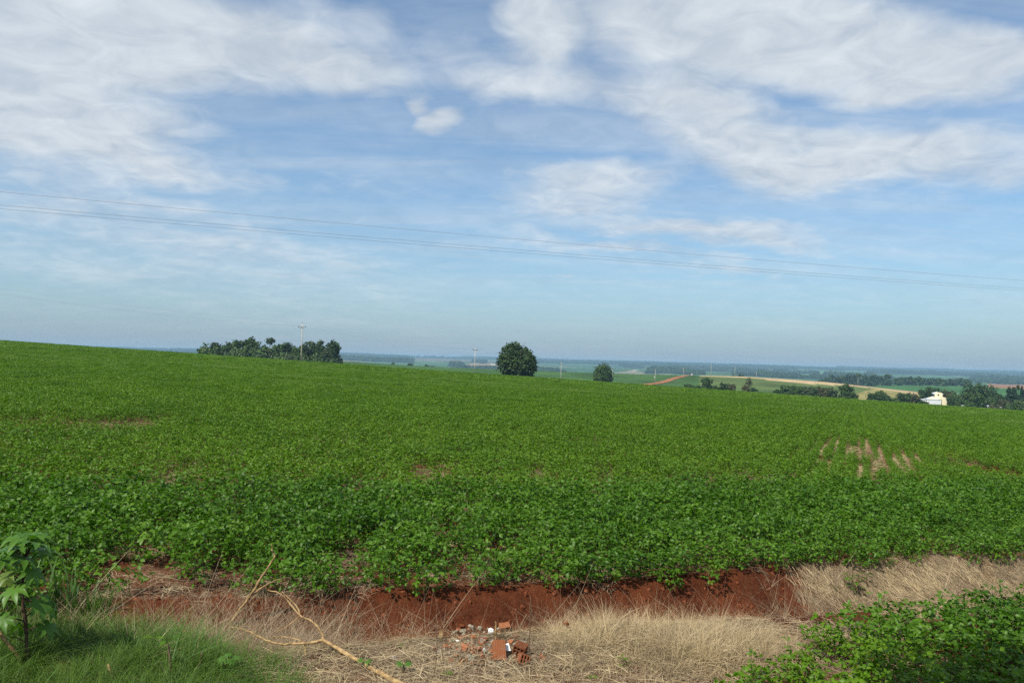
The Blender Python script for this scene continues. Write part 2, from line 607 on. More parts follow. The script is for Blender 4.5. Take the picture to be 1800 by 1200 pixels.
M['broad_grass'] = material('broad_grass_blade', leafy((0.045, 0.11, 0.02), (0.09, 0.17, 0.035), (0.06, 0.13, 0.03)), 0.45, 0.35, 0.28)


def strawcol(N):
    k = N.math('ADD', N.math('MULTIPLY', island(N), 0.6), N.math('MULTIPLY', objrand(N), 0.4))
    c = N.mix(k, (0.30, 0.205, 0.100), (0.66, 0.53, 0.32))
    return N.mix(N.rng(N.noise(pos(N), 1.4, 3, 0.6), 0.45, 0.7, 0, 0.45), c, (0.28, 0.21, 0.135))


M['straw'] = material('dry_straw', strawcol, 0.65, 0.25, 0.15)


def straw_grey(N):
    k = N.math('ADD', N.math('MULTIPLY', island(N), 0.75), N.math('MULTIPLY', objrand(N), 0.25))
    c = N.mix(N.math('POWER', k, 1.5), (0.15, 0.10, 0.056), (0.56, 0.44, 0.285))
    return N.mix(N.rng(N.noise(pos(N), 2.2, 4, 0.6), 0.45, 0.7, 0, 0.5), c, (0.15, 0.10, 0.062))


M['straw_grey'] = material('weathered_straw', straw_grey, 0.75, 0.2, 0.1)


def soil(N):
    p = pos(N)
    n1 = N.noise(p, 1.3, 6, 0.65)
    n2 = N.noise(p, 14.0, 6, 0.7)
    c = N.mix(N.rng(n1, 0.35, 0.68), (0.082, 0.0205, 0.0078), (0.168, 0.046, 0.016))
    c = N.mix(N.rng(n2, 0.40, 0.75, 0, 0.5), c, (0.20, 0.075, 0.034))
    # scraps of old straw and crop residue lying on the soil
    at_ = N.new('ShaderNodeAttribute', attribute_name='straw')
    q1 = N.mapping(p, rot=(0, 0, 0.5), scl=(9, 70, 9))
    q2 = N.mapping(p, rot=(0, 0, -0.7), scl=(70, 9, 9))
    fib = N.math('MAXIMUM', N.noise(q1, 1.0, 3, 0.6), N.noise(q2, 1.0, 3, 0.6))
    sc = N.mix(N.rng(N.noise(p, 38, 3, 0.6), 0.35, 0.65), (0.17, 0.105, 0.058), (0.40, 0.295, 0.18))
    thr = N.math('SUBTRACT', 0.86, N.math('MULTIPLY', at_.outputs['Fac'], 0.52))
    cov = N.rng(fib, thr, N.math('ADD', thr, 0.10))
    c = N.mix(cov, c, sc)
    return c


def soil_bump(N):
    p = pos(N)
    return N.math('ADD', N.noise(p, 9, 7, 0.7), N.math('MULTIPLY', N.noise(p, 45, 5, 0.65), 0.5)), 0.10


M['soil'] = material('red_soil', soil, 0.95, 0.1, 0, soil_bump)


def land(N):
    a = N.new('ShaderNodeAttribute', attribute_name='tint')
    p = pos(N)
    n = N.noise(p, 0.02, 6, 0.65)
    q = N.mapping(p, rot=(0, 0, R(24)), scl=(0.012, 0.14, 0.02))
    n2 = N.noise(q, 1.0, 4, 0.6)
    v = N.math('ADD', N.rng(n, 0.25, 0.75, 0.62, 1.30), N.rng(n2, 0.3, 0.7, -0.2, 0.2))
    n3 = N.noise(p, 0.7, 3, 0.6)
    v = N.math('MULTIPLY', v, N.rng(n3, 0.3, 0.7, 0.7, 1.3))
    return N.mix(1.0, a.outputs['Color'], N.vmath('SCALE', (1, 1, 1), scale=v), 'MULTIPLY')


M['land'] = material('farmland', land, 0.95, 0.05, 0)
M['road'] = material('red_dirt_road', lambda N: N.mix(N.rng(N.noise(pos(N), 0.3, 5, 0.7), 0.3, 0.7), (0.20, 0.075, 0.032), (0.34, 0.165, 0.085)), 0.95, 0.05)
M['track'] = material('pale_dirt_track', lambda N: N.mix(N.rng(N.noise(pos(N), 0.3, 5, 0.7), 0.3, 0.7), (0.30, 0.20, 0.10), (0.46, 0.36, 0.2)), 0.95, 0.05)
M['bark'] = material('bark', lambda N: N.mix(N.rng(N.noise(pos(N), 3.0, 5, 0.7), 0.35, 0.65), (0.10, 0.075, 0.055), (0.24, 0.20, 0.155)), 0.9, 0.1)
M['pale_bark'] = material('pale_bark', lambda N: N.mix(N.rng(N.noise(pos(N), 2.0, 4, 0.7), 0.35, 0.65), (0.26, 0.23, 0.19), (0.46, 0.43, 0.37)), 0.9, 0.1)


def foliage(name, a, b):
    def fn(N):
        k = N.math('ADD', N.math('MULTIPLY', island(N), 0.55), N.math('MULTIPLY', N.rng(N.noise(pos(N), 0.30, 3, 0.6), 0.3, 0.7), 0.45))
        return N.mix(k, a, b)
    return material(name, fn, 0.6, 0.2, 0.15)


M['fol_dark'] = foliage('tree_foliage_dark', (0.012, 0.032, 0.008), (0.052, 0.092, 0.020))
M['fol_mid'] = foliage('tree_foliage_green', (0.020, 0.050, 0.010), (0.070, 0.120, 0.024))
M['fol_light'] = foliage('tree_foliage_light', (0.040, 0.075, 0.018), (0.085, 0.130, 0.035))
M['fol_brown'] = foliage('tree_foliage_brownish', (0.048, 0.056, 0.020), (0.095, 0.092, 0.036))
M['fol_grey'] = foliage('tree_foliage_greyish', (0.036, 0.062, 0.024), (0.080, 0.110, 0.044))
M['conifer'] = foliage('conifer_foliage', (0.012, 0.034, 0.014), (0.030, 0.060, 0.024))
M['concrete'] = material('pole_concrete', lambda N: N.mix(N.rng(N.noise(pos(N), 1.5, 4, 0.6), 0.3, 0.7), (0.36, 0.33, 0.28), (0.52, 0.49, 0.43)), 0.85, 0.2)
M['wood'] = material('weathered_wood', lambda N: N.mix(N.rng(N.noise(pos(N), 2.5, 4, 0.6), 0.3, 0.7), (0.10, 0.085, 0.07), (0.20, 0.175, 0.145)), 0.9, 0.1)
M['ceramic'] = material('insulator_ceramic', lambda N: (0.12, 0.08, 0.06), 0.25, 0.5)
M['wire'] = material('aluminium_wire', lambda N: (0.26, 0.26, 0.27), 0.5, 0.4)
M['branch'] = material('dry_branch_bark', lambda N: N.mix(N.rng(N.noise(pos(N), 18, 4, 0.65), 0.35, 0.65), (0.20, 0.12, 0.052), (0.42, 0.285, 0.13)), 0.75, 0.2, 0, lambda N: (N.noise(pos(N), 60, 4, 0.6), 0.004))
M['twig'] = material('dark_twig_bark', lambda N: N.mix(N.rng(N.noise(pos(N), 22, 4, 0.65), 0.35, 0.65), (0.075, 0.05, 0.032), (0.17, 0.115, 0.07)), 0.85, 0.15)


def brickcol(N):
    c = N.mix(objrand(N), (0.15, 0.048, 0.021), (0.30, 0.108, 0.044))
    return N.mix(N.rng(N.noise(pos(N), 26, 5, 0.7), 0.45, 0.75, 0, 0.7), c, (0.27, 0.16, 0.10))


M['brick'] = material('broken_clay_brick', brickcol, 0.9, 0.15, 0, lambda N: (N.noise(pos(N), 90, 4, 0.6), 0.004))
M['mortar'] = material('mortar_lump', lambda N: N.mix(N.rng(N.noise(pos(N), 30, 5, 0.7), 0.35, 0.65), (0.17, 0.145, 0.10), (0.32, 0.28, 0.21)), 0.95, 0.1, 0, lambda N: (N.noise(pos(N), 70, 4, 0.6), 0.006))
M['tile'] = material('white_glazed_tile', lambda N: N.mix(N.rng(N.noise(pos(N), 24, 4, 0.7), 0.5, 0.8, 0, 0.5), (0.76, 0.76, 0.74), (0.46, 0.42, 0.36)), 0.25, 0.5)
M['dark'] = material('dark_stone', lambda N: (0.05, 0.045, 0.04), 0.9, 0.1)
M['cream'] = material('cream_plaster', lambda N: N.mix(N.rng(N.noise(pos(N), 0.8, 4, 0.6), 0.35, 0.7), (0.78, 0.68, 0.46), (0.66, 0.57, 0.38)), 0.85, 0.2)
M['white'] = material('white_paint', lambda N: N.mix(N.rng(N.noise(pos(N), 0.7, 4, 0.6), 0.4, 0.75), (0.80, 0.80, 0.80), (0.68, 0.68, 0.68)), 0.7, 0.3)
M['roofw'] = material('pale_metal_roof', lambda N: (0.74, 0.77, 0.80), 0.45, 0.4)
M['greywall'] = material('grey_plaster', lambda N: (0.33, 0.33, 0.34), 0.85, 0.2)
M['glass'] = material('dark_window_glass', lambda N: (0.02, 0.025, 0.03), 0.1, 0.5)
M['tank'] = material('pale_green_tank', lambda N: (0.36, 0.46, 0.33), 0.6, 0.3)
M['rust'] = material('rusty_iron', lambda N: N.mix(N.rng(N.noise(pos(N), 3, 4, 0.6), 0.35, 0.65), (0.12, 0.05, 0.03), (0.22, 0.10, 0.05)), 0.9, 0.1)
M['paint'] = material('white_car_paint', lambda N: (0.74, 0.74, 0.74), 0.3, 0.5)
M['rubber'] = material('black_rubber', lambda N: (0.02, 0.02, 0.02), 0.85, 0.2)
M['clod'] = material('soil_clod', lambda N: N.mix(N.rng(N.noise(pos(N), 20, 5, 0.7), 0.35, 0.7), (0.105, 0.032, 0.0135), (0.21, 0.070, 0.030)), 0.95, 0.1, 0, lambda N: (N.noise(pos(N), 60, 4, 0.6), 0.008))

# ------------------------------------------------------------------ the ground sheet (one sheet out to the horizon, in two pieces that share an edge)
AZ = np.concatenate((np.linspace(-180, -44, 28)[:-1], np.arange(-44, 44.01, 0.2), np.linspace(44, 180, 28)[1:]))
RR = np.concatenate((np.array([0.3, 0.8, 1.6, 2.6, 3.6, 4.5, 5.2]), np.arange(5.6, 15, 0.07), 15 * 1.03 ** np.arange(0, 62), ))
RR = RR[RR < 90]
RR = np.concatenate((RR, 90 * 1.022 ** np.arange(0, 240)))
RR = RR[RR < 16500]
ISPLIT = int(np.searchsorted(RR, 330))


def sheet(name, i0, i1, mat):
    rr = RR[i0:i1]
    A, Rr = np.meshgrid(np.radians(AZ), rr)
    X, Y = np.sin(A) * Rr, np.cos(A) * Rr
    Z = terrain(X.ravel(), Y.ravel()).reshape(X.shape)
    back = Y < -20                       # the land goes on gently behind the camera
    V = np.stack((X, Y, Z), -1).reshape(-1, 3)
    n, k = len(rr), len(AZ)
    ii = np.arange(n - 1)[:, None] * k
    jj = np.arange(k - 1)[None]
    a = (ii + jj).ravel()
    F = np.stack((a, a + 1, a + 1 + k, a + k), 1)
    # close the ring is not needed: the first and last column lie on the same line
    if i0 == 0:
        V = np.vstack((V, [[0, 0, T(0, 0.0)]]))
        c = len(V) - 1
    me = bpy.data.meshes.new(name)
    me.vertices.add(len(V))
    me.vertices.foreach_set('co', V.astype(np.float32).ravel())
    loops = F[:, ::-1].ravel().astype(np.int32)
    starts = np.arange(len(F)) * 4
    if i0 == 0:
        tri = np.array([(j, j + 1, c) for j in range(k - 1)])[:, ::-1]
        starts = np.concatenate((starts, len(loops) + np.arange(len(tri)) * 3))
        loops = np.concatenate((loops, tri.ravel().astype(np.int32)))
    me.loops.add(len(loops))
    me.loops.foreach_set('vertex_index', loops.astype(np.int32))
    me.polygons.add(len(starts))
    me.polygons.foreach_set('loop_start', starts.astype(np.int32))
    me.polygons.foreach_set('use_smooth', np.ones(len(starts), bool))
    me.materials.append(mat)
    me.update(calc_edges=True)
    o = link(bpy.data.objects.new(name, me))
    tag(o, kind='structure')
    return o, V


ground, GV = sheet('ground', 0, ISPLIT + 1, M['soil'])
farmland, FV = sheet('farmland', ISPLIT, len(RR), M['land'])


def strawness(x, y):
    """how much old straw lies on the soil"""
    f = y - edge(x)
    s = np.where(f > 0.15, 0.62 + 0.24 * fbm(x * 0.5, y * 0.5, 51, 3), 0.32)
    s = np.where(f > 18, 0.70, s)
    right = sstep(3.0, 6.0, x)
    bank = (f < 0.1) & (f > -1.1)
    s = np.where(bank, 0.06 + 0.62 * right + 0.42 * sstep(-0.6, -2.2, x), s)
    s = np.where(f <= -1.1, 0.62, s)
    s = np.where((f <= -1.1) & (x > 2.6), 0.40, s)
    s = np.where((f <= -0.9) & (f > -2.6) & (x > 5.0), 0.75, s)
    s = np.where(np.hypot((x + 0.25) / 0.75, (y - 8.2) / 0.5) < 1, 0.9, s)
    return np.clip(s, 0, 1)


a_ = ground.data.attributes.new('straw', 'FLOAT', 'POINT')
a_.data.foreach_set('value', strawness(GV[:, 0], GV[:, 1]).astype(np.float32))


def in_poly(P, poly):
    x, y = P[:, 0], P[:, 1]
    ins = np.zeros(len(P), bool)
    n = len(poly)
    for i in range(n):
        x1, y1 = poly[i]
        x2, y2 = poly[(i + 1) % n]
        c = ((y1 > y) != (y2 > y)) & (x < (x2 - x1) * (y - y1) / (y2 - y1 + 1e-12) + x1)
        ins ^= c
    return ins


def strip_poly(x1, y1, x2, y2, th):
    return [(x1, y1 - th / 2), (x2, y2 - th / 2), (x2, y2 + th / 2), (x1, y1 + th / 2)]


def field_cells(x, y):
    """patchwork of far fields: cell id noise in stretched, slightly turned world axes"""
    c, s = math.cos(0.35), math.sin(0.35)
    wx = x + 90 * fbm(x / 500, y / 500, 61, 2)
    wy = y + 140 * fbm(x / 600, y / 600, 62, 2)
    p, q_ = (wx * c + wy * s), (-wx * s + wy * c)
    sx, sy = 620.0, 760.0
    i = np.floor(q_ / sy)
    j = np.floor(p / sx + 0.37 * i)
    h = np.sin(i * 127.1 + j * 311.7) * 43758.5453
    return h - np.floor(h)


def woodmask(x, y):
    n = fbm(x / 1500, y / 620, 161, 3) + 0.35 * fbm(x / 260, y / 200, 163, 3)
    return (n > 0.34) & (y > 1900)


def tints(V):
    x, y = V[:, 0], V[:, 1]
    r = np.hypot(x, y)
    uu = x / np.maximum(y, 1)
    P, _ = project(V)
    n = len(V)
    C = np.tile(np.array([0.050, 0.105, 0.026]), (n, 1))
    h = field_cells(x, y)
    pal = np.array([(0.045, 0.100, 0.028), (0.060, 0.125, 0.035), (0.035, 0.080, 0.028), (0.075, 0.120, 0.045), (0.055, 0.10, 0.032), (0.11, 0.125, 0.05), (0.07, 0.14, 0.045), (0.05, 0.11, 0.04), (0.20, 0.18, 0.10), (0.035, 0.075, 0.024), (0.17, 0.10, 0.055), (0.055, 0.115, 0.035)])
    far = r > 950
    C[far] = pal[np.minimum((h[far] * len(pal)).astype(int), len(pal) - 1)]
    # the spur with the dry crest, and the grass slope below it
    sp = (uu > 0.235) & (uu < 0.62) & (y > 560) & (y < 800)
    g = np.array([0.088, 0.125, 0.036])
    C[sp] = g
    crest = (uu > 0.235) & (uu < 0.66) & (y > 742 + 18 * np.sin(uu * 30)) & (y < 850)
    C[crest] = np.array([0.46, 0.34, 0.185])
    dry = in_poly(P, [(1500, 694), (1530, 684), (1560, 682), (1625, 690), (1625, 712), (1500, 712)]) & (y > 480) & (y < 790) & ~crest
    C[dry] = np.array([0.26, 0.23, 0.082])
    fg = (y > 860) & (y < 1480) & (uu > 0.40)
    C[fg] = np.array([0.045, 0.120, 0.032])
    for poly, col in (
            ([(1738, 672), (1810, 675.5), (1810, 684), (1738, 681)], (0.25, 0.13, 0.06)),
            (strip_poly(1735, 672, 1810, 675.5, 2.2), (0.55, 0.42, 0.26)),
            (strip_poly(1641, 656.5, 1692, 661, 1.6), (0.48, 0.41, 0.31)),
            ([(1092, 655), (1116, 649.5), (1122, 650.5), (1104, 656.5)], (0.32, 0.27, 0.18)),
            ([(1060, 655), (1110, 652.5), (1190, 658), (1060, 658.5)], (0.19, 0.18, 0.11)),
            (strip_poly(1304, 647, 1322, 650, 1.6), (0.42, 0.35, 0.26)),
            ([(802, 644), (838, 636.5), (884, 640), (872, 648)], (0.24, 0.17, 0.09)),
            (strip_poly(864, 640, 878, 641.5, 1.6), (0.5, 0.43, 0.33)),
            ([(1190, 649.5), (1265, 651), (1265, 654), (1190, 653)], (0.075, 0.155, 0.045)),
            ([(1380, 651.5), (1440, 652), (1500, 659), (1400, 657)], (0.085, 0.165, 0.05)),
            ([(1336, 657), (1400, 657), (1470, 664), (1470, 670), (1336, 664)], (0.035, 0.10, 0.045)),
            ([(930, 645), (1090, 648), (1090, 655), (930, 653)], (0.040, 0.10, 0.040)),
            ([(1755, 663), (1810, 665), (1810, 668), (1755, 667)], (0.10, 0.16, 0.06)),
            (strip_poly(1500, 646, 1540, 648, 1.0), (0.25, 0.23, 0.17)),
            (strip_poly(640, 631, 780, 636, 2.5), (0.10, 0.15, 0.06)),
            ([(1620, 660), (1640, 658), (1700, 663), (1700, 666), (1620, 665)], (0.06, 0.13, 0.04))):
        k = in_poly(P, poly) & (y > 950)
        C[k] = col
    wood = woodmask(x, y) & far
    C[wood] = np.array([0.016, 0.034, 0.013])
    return np.clip(C, 0, 1), wood


FT, _w = tints(FV)
a_ = farmland.data.attributes.new('tint', 'FLOAT_COLOR', 'POINT')
a_.data.foreach_set('color', np.hstack((FT, np.ones((len(FT), 1)))).astype(np.float32).ravel())


def ribbon(name, pts, width, mat, lift=0.12, step=6.0):
    """a road draped on the land"""
    pts = [np.array(p, float) for p in pts]
    L = [pts[0]]
    for a, b in zip(pts[:-1], pts[1:]):
        n = max(1, int(np.linalg.norm(b - a) / step))
        L += [a + (b - a) * (i + 1) / n for i in range(n)]
    mb = MB()
    v = []
    for i, p in enumerate(L):
        t = L[min(i + 1, len(L) - 1)] - L[max(i - 1, 0)]
        t /= np.linalg.norm(t)
        nrm = np.array((-t[1], t[0]))
        wv = width * (1 + 0.18 * math.sin(i * 1.7) * math.sin(i * 0.6))
        for s in (-1, -0.33, 0.33, 1):
            c = p + nrm * s * wv / 2
            v.append((c[0], c[1], T(c[0], c[1]) + lift))
    f = []
    for i in range(len(L) - 1):
        for k in range(3):
            a = i * 4 + k
            f.append((a, a + 1, a + 5, a + 4))
    mb.add(v, f)
    o = mb.build(name, mat)
    return tag(o, kind='structure')


def uy(u_, y_):
    return (u_ * y_, y_)


ribbon('dirt_road', [uy(0.168, 560), uy(0.182, 600), uy(0.2, 690), uy(0.2205, 775), uy(0.2275, 830)], 6.5, M['road'], 0.25)


# ------------------------------------------------------------------ poles and wires (large structure first)
def pole(loc, lean, label, detail=True, h=10.8, group='utility poles of the line across the fields', mat='concrete', rz=None, arm=True):
    x, y = loc
    z = T(x, y)
    t = empty('utility_pole', (x, y, z - 0.3), math.atan2(0.91, 0.41) - math.pi / 2 if rz is None else rz, label, 'utility pole', group)
    m = MB()
    m.tube([(0, 0, 0), (0, 0, h * 0.5), (0, 0, h + 0.3)], [0.17, 0.14, 0.10], 8)
    m.build('shaft', M[mat], t, True)
    if arm:
        m = MB()
        m.box((0, -0.16, h - 0.75), (2.5, 0.12, 0.14))
        m.box((0.45, -0.10, h - 1.05), (1.0, 0.04, 0.05), (0, R(35), 0))
        m.box((-0.45, -0.10, h - 1.05), (1.0, 0.04, 0.05), (0, R(-35), 0))
        m.build('crossarm', M['wood'], t)
        for ix, iz in ((-1.15, h - 0.68), (1.15, h - 0.68), (0, h + 0.3)):
            m = MB()
            yy = -0.16 if ix else 0
            m.tube([(ix, yy, iz), (ix, yy, iz + 0.14), (ix, yy, iz + 0.22), (ix, yy, iz + 0.30)], [0.03, 0.09, 0.06, 0.08], 8)
            m.build('insulator', M['ceramic'], t, True)
    return t


LINE = [(-101, 122), (-57.5, 218), (-14.3, 312), (25.5, 408), (63.5, 500), (107, 592), (149, 690), (196, 782), (247, 880), (300, 975)]
LINE_LABEL = ['pole of the far line standing outside the view', 'tall pale pole with crossarm standing in front of the native grove',
              'slender pole with crossarm between the native grove and the lone round tree', 'thin pole standing in the field between the lone tree and the small rounded tree',
              'pole standing just beside the small rounded tree', 'short pale pole with crossarm at the near end of the red dirt road',
              'bright white pole beside the red dirt road', 'pole rising above the crest beyond the parked white car', 'thin pole on the crest above the leafy bushes', 'faint pole far beyond the pale crest']
for i, (px_, py_) in enumerate(LINE):
    if i == 0:
        continue
    hh = 10.8 if i < 7 else 12.5
    pole((px_, py_), 0, LINE_LABEL[i], h=hh)
for px_, base, hpx, yy, lab in ((1683, 693, 21, 620, 'pale pole behind the bushes next to the farmhouse'), (1508, 675, 18, 930, 'thin pole in front of the distant dark trees')):
    d = ray(px_, base)
    pole((d[0] * yy, yy), 0, lab, h=hpx * yy / FPX, rz=0.2)


def wire(name, pts, sag, rad, label, group):
    cu = []
    for a, b in zip(pts[:-1], pts[1:]):
        a, b = Vector(a), Vector(b)
        n = 16
        for k in range(n + (b == Vector(pts[-1]))):
            t = k / n
            p = a.lerp(b, t)
            p.z -= sag * 4 * t * (1 - t)
            cu.append(p)
    m = MB()
    m.tube(cu, rad, 5)
    o = m.build(name, M['wire'], None, True)
    return tag(o, label, 'power line', group)


def arm_pts(off, dz):
    c, s = 0.91, -0.41                       # across the line
    out = []
    for i, (x, y) in enumerate(LINE[:5]):
        out.append((x + c * off, y + s * off, T(x, y) + 10.8 + dz))
    return out


wire('power_line', arm_pts(-1.15, -0.75), 1.2, 0.005, 'faint lower wire strung between the field poles on their crossarm end', 'wires of the far pole line')
wire('power_line', arm_pts(1.15, -0.75), 1.2, 0.005, 'faint wire strung along the opposite crossarm ends of the field poles', 'wires of the far pole line')
wire('power_line', arm_pts(0.0, 0.3), 1.2, 0.005, 'faint wire strung along the tops of the field poles', 'wires of the far pole line')
# the nearer line that crosses the sky; its own poles stand outside the view
NA, NB_ = (-46.0, 30.8), (66.0, 74.3)
dirn = Vector((NB_[0] - NA[0], NB_[1] - NA[1], 0)).normalized()
acr = Vector((-dirn.y, dirn.x, 0))
for off, zz, lab in ((0.0, 0.75, 'uppermost of the three wires crossing the whole sky'), (0.55, 0.0, 'middle one of the three wires crossing the whole sky'), (-0.55, 0.02, 'lowest of the three wires crossing the whole sky')):
    a = Vector((NA[0], NA[1], EYE + 7.05 + zz)) + acr * off
    b = Vector((NB_[0], NB_[1], EYE + 7.05 + zz)) + acr * off
    wire('power_line', [a, b], 0.45, 0.0085, lab, 'wires crossing the sky above the field')
for (x, y), lab in ((NA, 'pole outside the view holding the upper end of the sky wires'), (NB_, 'pole outside the view holding the farther lower end of the sky wires')):
    z = T(x, y)
    pole((x, y), 0, lab, h=EYE + 7.6 - z, group='poles carrying the near wires', rz=math.atan2(dirn.y, dirn.x) + math.pi / 2)

# ------------------------------------------------------------------ soybean crop
LEAF = np.array([(0, 0, 0), (-.31, .34, .09), (0, .36, 0), (.31, .34, .09), (-.24, .70, .05), (0, .70, -.05), (.24, .70, .05), (0, 1.0, -.17)])
LEAF_F = [(0, 2, 1), (0, 3, 2), (1, 2, 5, 4), (2, 3, 6, 5), (4, 5, 7), (5, 6, 7)]
SLEAF = np.array([(0, 0, 0), (-.33, .5, .11), (0, .5, 0), (.33, .5, .11), (0, 1.0, -.12)])
SLEAF_F = [(0, 2, 1), (0, 3, 2), (1, 2, 4), (2, 3, 4)]


def place_leaves(base, P, Fm, L, k=1.0):
    """base piece (m,3), points, frames (rows x,y,z), lengths -> stacked vertices"""
    v = base[None] * L[:, None, None]
    v = v * np.array((k, 1, 1))
    out = np.einsum('nij,njk->nik', v, Fm) + P[:, None]
    return out.reshape(-1, 3)


def trifoliate(rng, L):
    """three leaflets on the end of a leaf stalk; stalk end at the origin, pointing along +Y"""
    nr = np.array([(0, 0, 1.0)] * 3) + rng.normal(0, 0.55, (3, 3))
    ang = np.array((0.0, 1.25, -1.25)) + rng.normal(0, 0.15, 3)
    Fm = []
    for n, a in zip(nr, ang):
        n /= np.linalg.norm(n)
        y = np.array((-math.sin(a), math.cos(a), -0.12 + rng.normal(0, 0.2)))
        y -= n * y.dot(n)
        y /= np.linalg.norm(y)
        Fm.append((np.cross(y, n), y, n))
    Fm = np.array(Fm)
    P = np.array([(0, L * 0.28, 0), (-L * 0.04, L * 0.03, 0), (L * 0.04, L * 0.03, 0)])
    return place_leaves(LEAF, P, Fm, np.array((L * 1.08, L, L)), 1.0)


def soy_leaf_mesh(name, seed, L=0.10, stalk=0.16, mat='soy'):
    """one compound leaf with its stalk; stalk base at the origin"""
    rng = np.random.default_rng(seed)
    tip = np.array((0, stalk * 0.75, stalk * 0.62))
    v = trifoliate(rng, L) + tip
    mb = MB()
    mb.add(v, [tuple(i + 8 * k for i in f) for k in range(3) for f in LEAF_F])
    mb.tube([(0, 0, 0), tuple(tip * 0.5 + np.array((0, 0, 0.012))), tuple(tip)], [0.0022, 0.0018, 0.0014], 3, False)
    me = mb.mesh(name, [M[mat], M['stem']], True)
    return me


def plant_leaves(rng, h, n, L):
    """where the compound leaves of one plant sit: node height, azimuth, stalk pitch, size"""
    out = []
    for i in range(n):
        t = (i + 0.6) / n
        out.append((h * (0.18 + 0.80 * t) * 0.80, i * 2.4 + rng.normal(0, 0.4), rng.normal(0.10 - 0.35 * (1 - t), 0.2), L * rng.uniform(0.75, 1.2) * (1.0 - 0.25 * abs(t - 0.6))))
    return out


def soy_plant_mesh(name, seed, h=0.42, n=13, L=0.095, mat='soy', foliage_only=False):
    rng = np.random.default_rng(seed)
    vs = []
    for z, az, pt, l in plant_leaves(rng, h, n, L):
        stalk = l * rng.uniform(1.5, 3.3)
        v = trifoliate(rng, l) + np.array((0, stalk * 0.8, stalk * 0.55))
        m = np.array(Euler((pt, rng.normal(0, 0.15), az)).to_matrix())
        vs.append(v @ m.T + np.array((rng.normal(0, 0.01), rng.normal(0, 0.01), z)))
    V = np.concatenate(vs)
    if foliage_only:
        return quads_mesh(name, V, 8, LEAF_F, M[mat], True)
    mb = MB()
    nl = len(V) // 8
    mb.add(V, [tuple(i + 8 * k for i in f) for k in range(nl) for f in LEAF_F])
    me_f = len(mb.f)
    mb.tube([(0, 0, -0.03), (0.005, 0.0, h * 0.5), (0.0, 0.005, h * 0.85)], [0.0045, 0.0035, 0.002], 3, False)
    me = mb.mesh(name, [M[mat], M['stem']], True)
    ix = np.zeros(len(me.polygons), np.int32)
    ix[me_f:] = 1
    me.polygons.foreach_set('material_index', ix)
    return me


def canopy_patch_mesh(name, seed, size, n, L, h, mat, rows=0.5):
    """a square of closed crop canopy for the parts of the field too far to tell plants apart; rows run along +Y"""
    rng = np.random.default_rng(seed)
    x = rng.uniform(-size / 2, size / 2, n)
    if rows:
        x = np.round(x / rows) * rows + rng.normal(0, rows * 0.24, n)
    y = rng.uniform(-size / 2, size / 2, n)
    prof = 1.0 if not rows else 0.72 + 0.28 * np.cos((x / rows - np.round(x / rows)) * 2 * np.pi)
    z = h * np.minimum(1.05, (0.42 + 0.58 * rng.uniform(0, 1, n) ** 0.55) * prof)
    nrm = np.stack((rng.normal(0, 0.55, n), rng.normal(0, 0.55, n), np.ones(n)), 1)
    Fm = frames(nrm, rng.uniform(0, 6.28, n))
    V = place_leaves(SLEAF, np.stack((x, y, z), 1), Fm, L * rng.uniform(0.7, 1.25, n))
    return quads_mesh(name, V, 5, SLEAF_F, M[mat], True)


SOY_NEAR = [soy_plant_mesh('soybean_plant', 100 + i, 0.40 + 0.03 * (i % 3), 26, 0.057, 'soy') for i in range(6)]
SOY_YNG = [soy_plant_mesh('soybean_plant', 200 + i, 0.34 + 0.03 * (i % 3), 24, 0.056, 'soy_young') for i in range(6)]
PATCH_M = [canopy_patch_mesh('soybean_patch', 300 + i, 1.5, 1150, 0.072, 0.38, 'soy_young') for i in range(5)]
PATCH_F = [canopy_patch_mesh('soybean_patch', 400 + i, 4.0, 1500, 0.165, 0.38, 'soy_young', 0) for i in range(5)]
SRC = SOY_NEAR + SOY_YNG + PATCH_M + PATCH_F      # 0-5, 6-11, 12-16, 17-21

ROW_AZ = R(23.5)
RX, RY = math.sin(ROW_AZ), math.cos(ROW_AZ)

# bare places in the crop: photograph spot -> ellipse on the ground
BARE = []
for px, py, wpx, dep in ((235, 746, 70, 1.6), (60, 742, 40, 2.0), (150, 748, 30, 1.5), (312, 836, 46, 0.8), (385, 838, 26, 0.6), (743, 832, 40, 0.9), (788, 831, 26, 0.7),
                         (948, 836, 26, 0.8), (1068, 832, 30, 0.6), (1250, 840, 26, 0.7), (1296, 839, 30, 0.8), (1338, 838, 24, 0.8), (1410, 838, 16, 0.9), (1722, 824, 56, 2.6), (1710, 812, 14, 0.8),
                         (785, 940, 36, 0.5), (262, 952, 34, 0.5), (232, 1006, 70, 0.42), (612, 982, 40, 0.7), (600, 1010, 44, 0.5), (1050, 990, 46, 0.3), (860, 985, 20, 0.3), (1000, 1008, 60, 0.2),
                         (1583, 986, 30, 0.3), (1330, 992, 40, 0.22), (850, 1000, 44, 0.25), (420, 1010, 60, 0.25), (1180, 985, 26, 0.22), (390, 1040, 60, 0.2), (930, 1022, 50, 0.18), (1680, 800, 26, 0.5)):
    g = ground_at(px, py, 5, 200, 0.1)
    dist = math.hypot(g.x, g.y)
    BARE.append((g.x, g.y, wpx / 2 * dist / FPX, dep))
STRIPES = []
